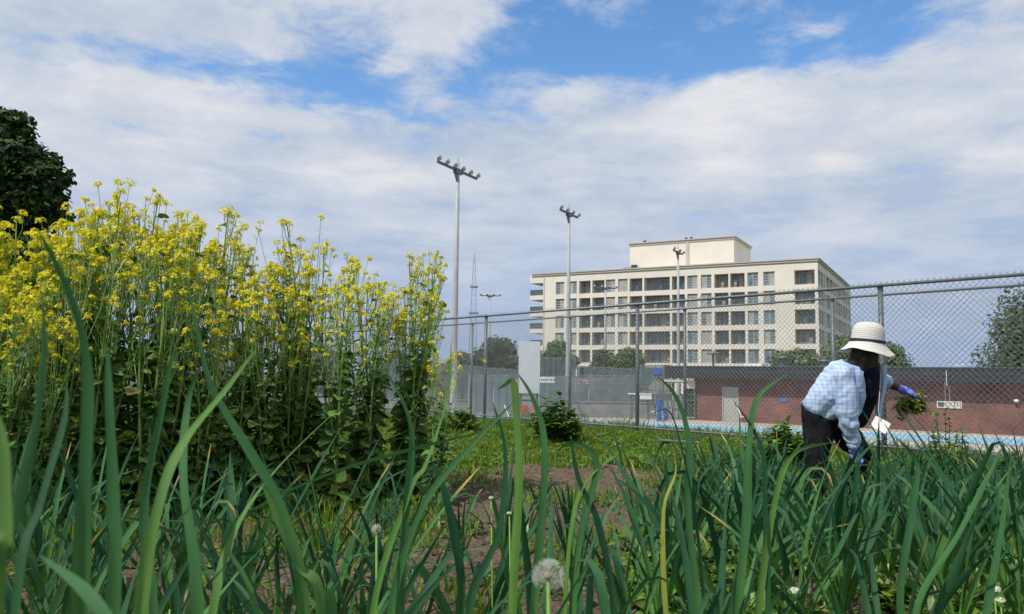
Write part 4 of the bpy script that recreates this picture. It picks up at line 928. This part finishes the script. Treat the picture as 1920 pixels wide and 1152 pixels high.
shaded_skin = mat('shaded_skin', (.085, .038, .024), .5, scale=30, var=.12)  # skin tone darkened, with the hat brim's shade put into the colour
def plaid(name, base, lines):
    m = bpy.data.materials.new(name); m.use_nodes = True; t = m.node_tree; n = t.nodes; l = t.links; p = n['Principled BSDF']; p.inputs['Roughness'].default_value = .9; p.inputs['Specular IOR Level'].default_value = .15
    tcx = n.new('ShaderNodeTexCoord'); nz = n.new('ShaderNodeTexNoise'); nz.inputs['Scale'].default_value = 9; nz.inputs['Detail'].default_value = 3; l.new(tcx.outputs['Object'], nz.inputs[0])
    out = None
    for axis, sc in (('X', 24), ('Z', 21)):
        wv = n.new('ShaderNodeTexWave'); wv.bands_direction = axis; wv.inputs['Scale'].default_value = sc*.5; wv.inputs['Distortion'].default_value = 2.2; wv.inputs['Detail Scale'].default_value = 1.0; l.new(tcx.outputs['Object'], wv.inputs[0])
        f = m_('POWER', wv.outputs['Fac'], 7.0, tree=t); out = f if out is None else m_('ADD', out, f, tree=t)
    f = m_('MULTIPLY', m_('ADD', out, m_('MULTIPLY', nz.outputs[0], 3.0, tree=t), tree=t), .30, clamp=True, tree=t)
    nz.inputs['Scale'].default_value = 6; r = n.new('ShaderNodeValToRGB'); r.color_ramp.elements[0].color = (*base, 1); r.color_ramp.elements[1].color = (*lines, 1); r.color_ramp.elements[0].position = .15; r.color_ramp.elements[1].position = .8; l.new(f, r.inputs[0]); l.new(r.outputs[0], p.inputs['Base Color'])
    b = n.new('ShaderNodeBump'); b.inputs['Strength'].default_value = .4; b.inputs['Distance'].default_value = .02; l.new(nz.outputs[0], b.inputs['Height']); l.new(b.outputs[0], p.inputs['Normal']); return m
shirtm = plaid('shirt_cloth', (.62, .69, .80), (.27, .39, .63))
blackm = mat('black_cloth', (.006, .006, .008), .9, scale=14, col2=(.014, .014, .017), bump=.3, spec=.12)
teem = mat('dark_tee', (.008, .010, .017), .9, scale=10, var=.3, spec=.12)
glovem = mat('glove_blue', (.11, .13, .50), .6, scale=40, col2=(.20, .23, .68), bump=.3)
glove2 = mat('glove_grey', (.10, .13, .17), .7, scale=40, col2=(.2, .23, .27))
PB = at(1560, 965, 6.25); O = Vector((PB.x, PB.y, 0))
pers = empty('person', O, 0, label='person bending over the leeks in a pale sun hat, light blue shirt and black trousers', cat='person')
def W(px, py, Y): return at(px, py, Y) - O
hipN, hipF = W(1533, 778, 6.16), W(1562, 782, 6.38)
kN, aN = W(1532, 868, 6.12), W(1523, 950, 6.18); kF, aF = W(1612, 852, 6.34), W(1597, 945, 6.44)
waist, chest, neckb = W(1556, 742, 6.24), W(1592, 712, 6.14), W(1614, 694, 6.08)
headc = W(1624, 672, 6.03); shN, shF = W(1582, 704, 5.98), W(1636, 706, 6.24)
elN, wrN = W(1589, 772, 5.96), W(1599, 832, 6.02); elF, wrF = W(1650, 711, 6.32), W(1692, 731, 6.28)
fN, fF = aN+Vector((.15, -.03, -.0)), aF+Vector((.15, -.03, .0))
face = Vector((.80, -.42, -.42)).normalized()
fu = Vector((0, 0, 1)); fs = face.cross(fu).normalized(); fu = fs.cross(face)
AX = Matrix((fs, face, fu)).transposed()
def hp(x, y, z): return headc + AX @ Vector((x, y, z))
def hand_parts(wr, palm_dir, palm_n, s, curl):
    d = palm_dir.normalized(); nrm = (palm_n - d*palm_n.dot(d)).normalized(); sd = d.cross(nrm)
    pc_ = wr+d*.05*s; out = [('e', pc_, .040*s, .047*s, .018*s, Matrix((sd, d, nrm)).transposed()), ('t', [wr-d*.02, wr+d*.02], [.026*s, .028*s])]
    for i, (off, ln) in enumerate(((-.030, .068), (-.010, .078), (.010, .073), (.029, .058))):
        b = pc_+d*.035*s+sd*off*s; pts = [b]; dd = d.copy(); c = curl*(.8+.12*i)
        for k in range(3):
            dd = (Matrix.Rotation(c, 3, sd) @ dd); pts.append(pts[-1]+dd*ln*s*(.42, .32, .26)[k])
        out.append(('t', pts, [.0105*s, .010*s, .0092*s, .0082*s]))
    b = pc_-sd*.03*s-d*.02*s; t1 = (d*.5-sd*.8+nrm*-.2).normalized(); t2 = (d*.9-sd*.1-nrm*.5).normalized(); out.append(('t', [b, b+t1*.035*s, b+t1*.035*s+t2*.035*s], [.013*s, .0115*s, .0095*s]))
    return out
dirN = (W(1606, 872, 6.06)-wrN).normalized(); dirF = (W(1722, 742, 6.28)-wrF).normalized()
HN = hand_parts(wrN, dirN, Vector((.2, -1, 0)), 1.02, .45); HF = hand_parts(wrF, dirF, Vector((.15, -.45, 1)), 1.12, -.55)
body = [('t', [hipN, (hipN+kN)/2+Vector((.01, 0, 0)), kN, (kN+aN)/2, aN], [.085, .078, .055, .05, .038]), ('t', [hipF, (hipF+kF)/2, kF, (kF+aF)/2, aF], [.085, .078, .055, .05, .038]),
        ('t', [aN+Vector((-.03, 0, -.01)), fN], [.035, .03]), ('t', [aF+Vector((-.03, 0, -.01)), fF], [.035, .03]),
        ('t', [(hipN+hipF)/2, waist, chest, neckb], [.13, .12, .13, .07]), ('t', [shN, (shN+elN)/2, elN, (elN+wrN)/2, wrN], [.055, .048, .04, .036, .027]),
        ('t', [shF, (shF+elF)/2, elF, (elF+wrF)/2, wrF], [.055, .048, .040, .037, .027]), ('t', [neckb, headc-fu*.05], [.058, .052]), ('t', [shN, neckb, shF], [.05, .06, .05]),
        ('e', hp(0, -.01, .01), .076, .095, .105, AX), ('e', hp(0, .03, -.055), .052, .055, .05, AX), ('e', hp(0, .098, -.015), .012, .018, .022, AX), ('e', hp(0, .083, -.055), .025, .014, .009, AX),
        ('e', hp(.030, .082, .012), .014, .010, .009, AX), ('e', hp(-.030, .082, .012), .014, .010, .009, AX), ('e', hp(.078, -.01, -.01), .010, .02, .03, AX), ('e', hp(-.078, -.01, -.01), .010, .02, .03, AX)] + HN + HF
blob('body', body, .0065, shaded_skin, pers, 3)
eyes = MB()
for s_ in (-1, 1): eyes.lathe(hp(s_*.030, .088, .012), [(.001, .006), (.007, .003), (.008, 0), (.001, -.006)], 8, AX)
eyes.build('eyes', mat('eye_white', (.5, .48, .45), .3), pers)
blob('hair_and_shade', [('e', hp(0, -.03, .02), .092, .094, .108, AX), ('e', hp(.01, -.05, -.06), .085, .065, .085, AX), ('e', hp(.05, .01, -.05), .045, .05, .075, AX)], .008, mat('hair_shade_black', (.012, .010, .009), .6, scale=60, var=.4), pers, 3)  # dark hair, enlarged so its black also fills the shade beneath the brim
gl1 = blob('glove', [('t', p[1], [r_+.0025 for r_ in p[2]]) if p[0] == 't' else ('e', p[1], p[2]+.003, p[3]+.003, p[4]+.004, p[5]) for p in HF], .0032, glovem, pers, 2)
gl2 = blob('glove', [('t', p[1], [r_+.0025 for r_ in p[2]]) if p[0] == 't' else ('e', p[1], p[2]+.003, p[3]+.003, p[4]+.004, p[5]) for p in HN]+[('t', [wrN-dirN*.05, wrN], [.034, .033])], .0032, glovem, pers, 2)
def folds(a, sc, dirv=None):
    def f(co, n):
        q = co*sc
        return a*noise.noise(q) + a*.6*noise.noise(Vector((q.x*2.3, q.y*2.3, q.z*1.1))) + a*.35*noise.noise(q*4.1)
    return f
# trousers, boots
blob('trousers', [('t', [hipN+Vector((-.01, 0, .06)), (hipN+kN)/2, kN, (kN+aN)/2, aN+Vector((0, 0, .03))], [.112, .108, .086, .078, .068]), ('t', [hipF+Vector((0, 0, .05)), (hipF+kF)/2, kF, (kF+aF)/2, aF+Vector((0, 0, .03))], [.108, .104, .082, .076, .066]),
     ('t', [(hipN+hipF)/2+Vector((-.02, 0, .0)), (hipN+hipF)/2.0+Vector((.03, 0, .11))], [.140, .135])], .011, blackm, pers, 3, folds(.014, 9))
for a_, f_ in ((aN, fN), (aF, fF)):
    q = blob('boot', [('t', [a_+Vector((-.02, 0, .09)), a_+Vector((-.02, 0, -.01))], [.056, .052]), ('t', [a_+Vector((-.05, 0, -.015)), f_+Vector((0, 0, -.02))], [.045, .042])], .008, mat('boot_rubber', (.02, .02, .022), .5), pers, 3)
# dark tee under the open shirt
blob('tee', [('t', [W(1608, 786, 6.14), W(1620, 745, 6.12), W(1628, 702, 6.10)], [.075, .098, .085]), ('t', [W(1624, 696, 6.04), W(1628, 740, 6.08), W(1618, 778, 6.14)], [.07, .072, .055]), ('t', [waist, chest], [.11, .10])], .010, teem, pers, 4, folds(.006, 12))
# shirt: back, near sleeve, far sleeve, collar
bn_ = W(1503, 752, 6.16); 
shirt = [('t', [W(1529, 763, 6.22), W(1556, 734, 6.22), W(1584, 702, 6.18), W(1607, 685, 6.10)], [.105, .130, .135, .085]),
         ('t', [W(1530, 760, 6.12), W(1556, 734, 6.08), W(1582, 706, 6.04)], [.100, .118, .112]), ('t', [W(1546, 774, 6.12), W(1568, 760, 6.08), W(1592, 732, 6.04)], [.075, .092, .09]),
         ('t', [shN, (shN+elN)/2, elN, (elN+wrN)/2, wrN+Vector((0, 0, .03))], [.080, .076, .078, .066, .062]),
         ('t', [shF, (shF+elF)/2, elF+Vector((-.01, 0, .005))], [.078, .066, .056]), ('t', [W(1604, 704, 6.0), W(1612, 742, 6.02), W(1606, 770, 6.05)], [.062, .052, .04]),
         ('t', [shN, neckb, shF], [.07, .06, .07])]
def sfold(co, n):
    q = co*7; d = (elN-shN).normalized(); k = co.dot(d)
    return .016*noise.noise(q)+.010*math.sin(k*62+6*noise.noise(co*9))*noise.noise(co*5+Vector((3, 1, 0)))+.007*noise.noise(Vector((co.x*30, co.y*30, co.z*12)))
blob('shirt', shirt, .008, shirtm, pers, 4, sfold)
m = MB(); m.tube([elF+(wrF-elF).normalized()*.0, elF+(wrF-elF).normalized()*.05], [.066, .062], 16); m.uv = []
blob('cuff', [('t', [elF+(wrF-elF).normalized()*.02, elF+(wrF-elF).normalized()*.055], [.058, .054])], .008, shirtm, pers, 3, folds(.006, 20))
blob('cuff', [('t', [wrN+Vector((0, 0, .028)), wrN+Vector((0, 0, -.005))], [.052, .047])], .007, shirtm, pers, 3, folds(.004, 25))
m = MB()
def collar(side):
    a = W(1606, 683, 6.0) if side < 0 else W(1640, 690, 6.16); b = W(1600, 702, 5.95) if side < 0 else W(1648, 712, 6.16); c = W(1618, 708, 5.95) if side < 0 else W(1637, 712, 6.10); d = W(1620, 690, 5.98) if side < 0 else W(1634, 694, 6.08)
    m.quadstrip([[a, b], [d, c]]); m.quadstrip([[a+Vector((0, .008, .004)), b+Vector((0, .008, .004))][::-1], [d+Vector((0, .008, .004)), c+Vector((0, .008, .004))][::-1]])
collar(-1); m.build('collar', shirtm, pers, True)
m = MB(); collar(1); m.build('collar', shirtm, pers, True)
# open front panel on the far side
m = MB(); rows = []
for i in range(9):
    f = i/8; px = 1652+4*math.sin(f*5); py = 684+95*f; rows.append([W(px-9+3*f, py, 6.13), W(px, py+1, 6.07+.012*math.sin(f*9)), W(px+9-4*f, py, 6.14)])
m.quadstrip(rows); m.quadstrip([[q+Vector((0, .01, 0)) for q in r_][::-1] for r_ in rows]); m.build('shirt_front', shirtm, pers, True)
# hat
hatm = bpy.data.materials.new('woven_hat'); hatm.use_nodes = True; t_ = hatm.node_tree; n_ = t_.nodes; p_ = n_['Principled BSDF']; p_.inputs['Roughness'].default_value = .9
tc_ = n_.new('ShaderNodeTexCoord'); wv = n_.new('ShaderNodeTexWave'); wv.bands_direction = 'Z'; wv.inputs['Scale'].default_value = 22; wv.inputs['Distortion'].default_value = 1.6; wv.inputs['Detail'].default_value = 3; t_.links.new(tc_.outputs['Object'], wv.inputs[0])
r_ = n_.new('ShaderNodeValToRGB'); r_.color_ramp.elements[0].color = (.50, .49, .46, 1); r_.color_ramp.elements[1].color = (.63, .62, .585, 1); t_.links.new(wv.outputs['Fac'], r_.inputs[0]); t_.links.new(r_.outputs[0], p_.inputs['Base Color'])
b_ = n_.new('ShaderNodeBump'); b_.inputs['Strength'].default_value = .5; b_.inputs['Distance'].default_value = .004; t_.links.new(wv.outputs['Fac'], b_.inputs['Height']); t_.links.new(b_.outputs[0], p_.inputs['Normal'])
hax = Vector((.10, -.03, 1)).normalized(); hx = Vector((1, 0, -.10)).normalized(); hy = hax.cross(hx).normalized(); HM = Matrix((hx, hy, hax)).transposed()
hc = W(1627, 641, 6.03)
hat = empty('hat', hc); hat.parent = pers; hat.rotation_euler = HM.to_euler()
m = MB(); rows = []; NS = 48
prof = [(.001, .150), (.045, .148), (.082, .138), (.106, .112), (.116, .075), (.121, .030), (.124, .0), (.126, -.008), (.142, -.030), (.165, -.055), (.188, -.074), (.200, -.081), (.199, -.085), (.186, -.079), (.162, -.060), (.136, -.036), (.119, -.012), (.114, .02), (.109, .068), (.098, .104), (.07, .130), (.001, .143)]
for rr2, zz2 in prof:
    row = []
    for k in range(NS):
        a = 2*math.pi*k/NS; wob = max(0, (rr2-.12)/.08); dz = wob*(.012*math.sin(2*a+.6)+.007*math.sin(3*a+2)+.003*math.sin(7*a)); rr3 = rr2*(1+.02*math.sin(3*a+1)*min(1, rr2/.1))
        row.append(Vector((rr3*math.cos(a), rr3*math.sin(a)*.97, zz2+dz+.004*noise.noise(Vector((math.cos(a)*2, math.sin(a)*2, zz2*20))))))
    rows.append(row)
m.quadstrip(rows, None, True); m.uv = []; hs_o = m.build('straw', hatm, hat, True)
m = MB(); m.lathe((0, 0, 0), [(.1285, -.006), (.130, .0), (.1275, .014), (.120, .015)], 40, sy=.975); m.build('band', mat('navy_band', (.012, .014, .035), .8), hat, True)
# lanyard with white tag and the bunch of weeds: held, not part of the person
t = empty('name_tag', W(1651, 797, 6.0)+O, .35, label='white card hanging on a cord in front of the bending person', cat='tag')
m = MB()
for i in range(1): m.quadstrip([[(-.058+x*.116, -.003*math.sin(x*3), -.05+.10*z) for x in (0, .33, .66, 1)] for z in (0, .33, .66, 1)]); m.quadstrip([[(-.058+x*.116, .004, -.05+.10*z) for x in (1, .66, .33, 0)] for z in (0, .33, .66, 1)])
q = m.build('card', white, t); q.rotation_euler = (-.5, .5, -.75)
m = MB(); c0 = W(1651, 797, 6.0); m.tube([Vector((0, 0, .03))]+[W(x, y, Y)-c0 for x, y, Y in ((1646, 770, 6.0), (1650, 730, 6.0), (1656, 690, 6.02), (1651, 672, 6.03))], .0028, 5); m.build('cord', mat('cord_white', (.6, .62, .6), .7), t)
g0 = W(1708, 752, 6.27); t = empty('weed_bunch', g0+O, 0, label="bunch of pulled green weeds held in the person's outstretched blue-gloved hand", cat='weeds')
r = random.Random(5); m = MB(); lf = MB()
for i in range(46):
    d = Vector((r.gauss(0, 1), r.gauss(0, .6), r.gauss(-.35, .5))).normalized(); ln = r.uniform(.06, .15); e = d*ln+Vector((0, 0, -.03)); m.tube([(0, 0, .01), d*ln*.5, e], [.0022, .002, .001], 4, False)
    for k in range(5): rosette(lf, Vector((0, 0, 0)).lerp(e, .3+.7*r.random()), r, 3, .045, leafpoly('maple' if i % 2 else 'leaf'), .2, .2)
for i in range(12):
    d = Vector((r.gauss(0, .4), r.gauss(0, .4), -1)).normalized(); m.tube([(0, 0, 0), d*.08, d*r.uniform(.12, .22)+Vector((r.gauss(0, .03), 0, 0))], [.0015, .001, .0006], 4, False)
m.build('stems', mat('root_brown', (.12, .09, .04), .8), t); lf.build('foliage', leafmat('bunch_leaf', ((0, (.07, .14, .015)), (.6, (.17, .28, .03)), (1, (.40, .38, .06))), trans=.3), t)
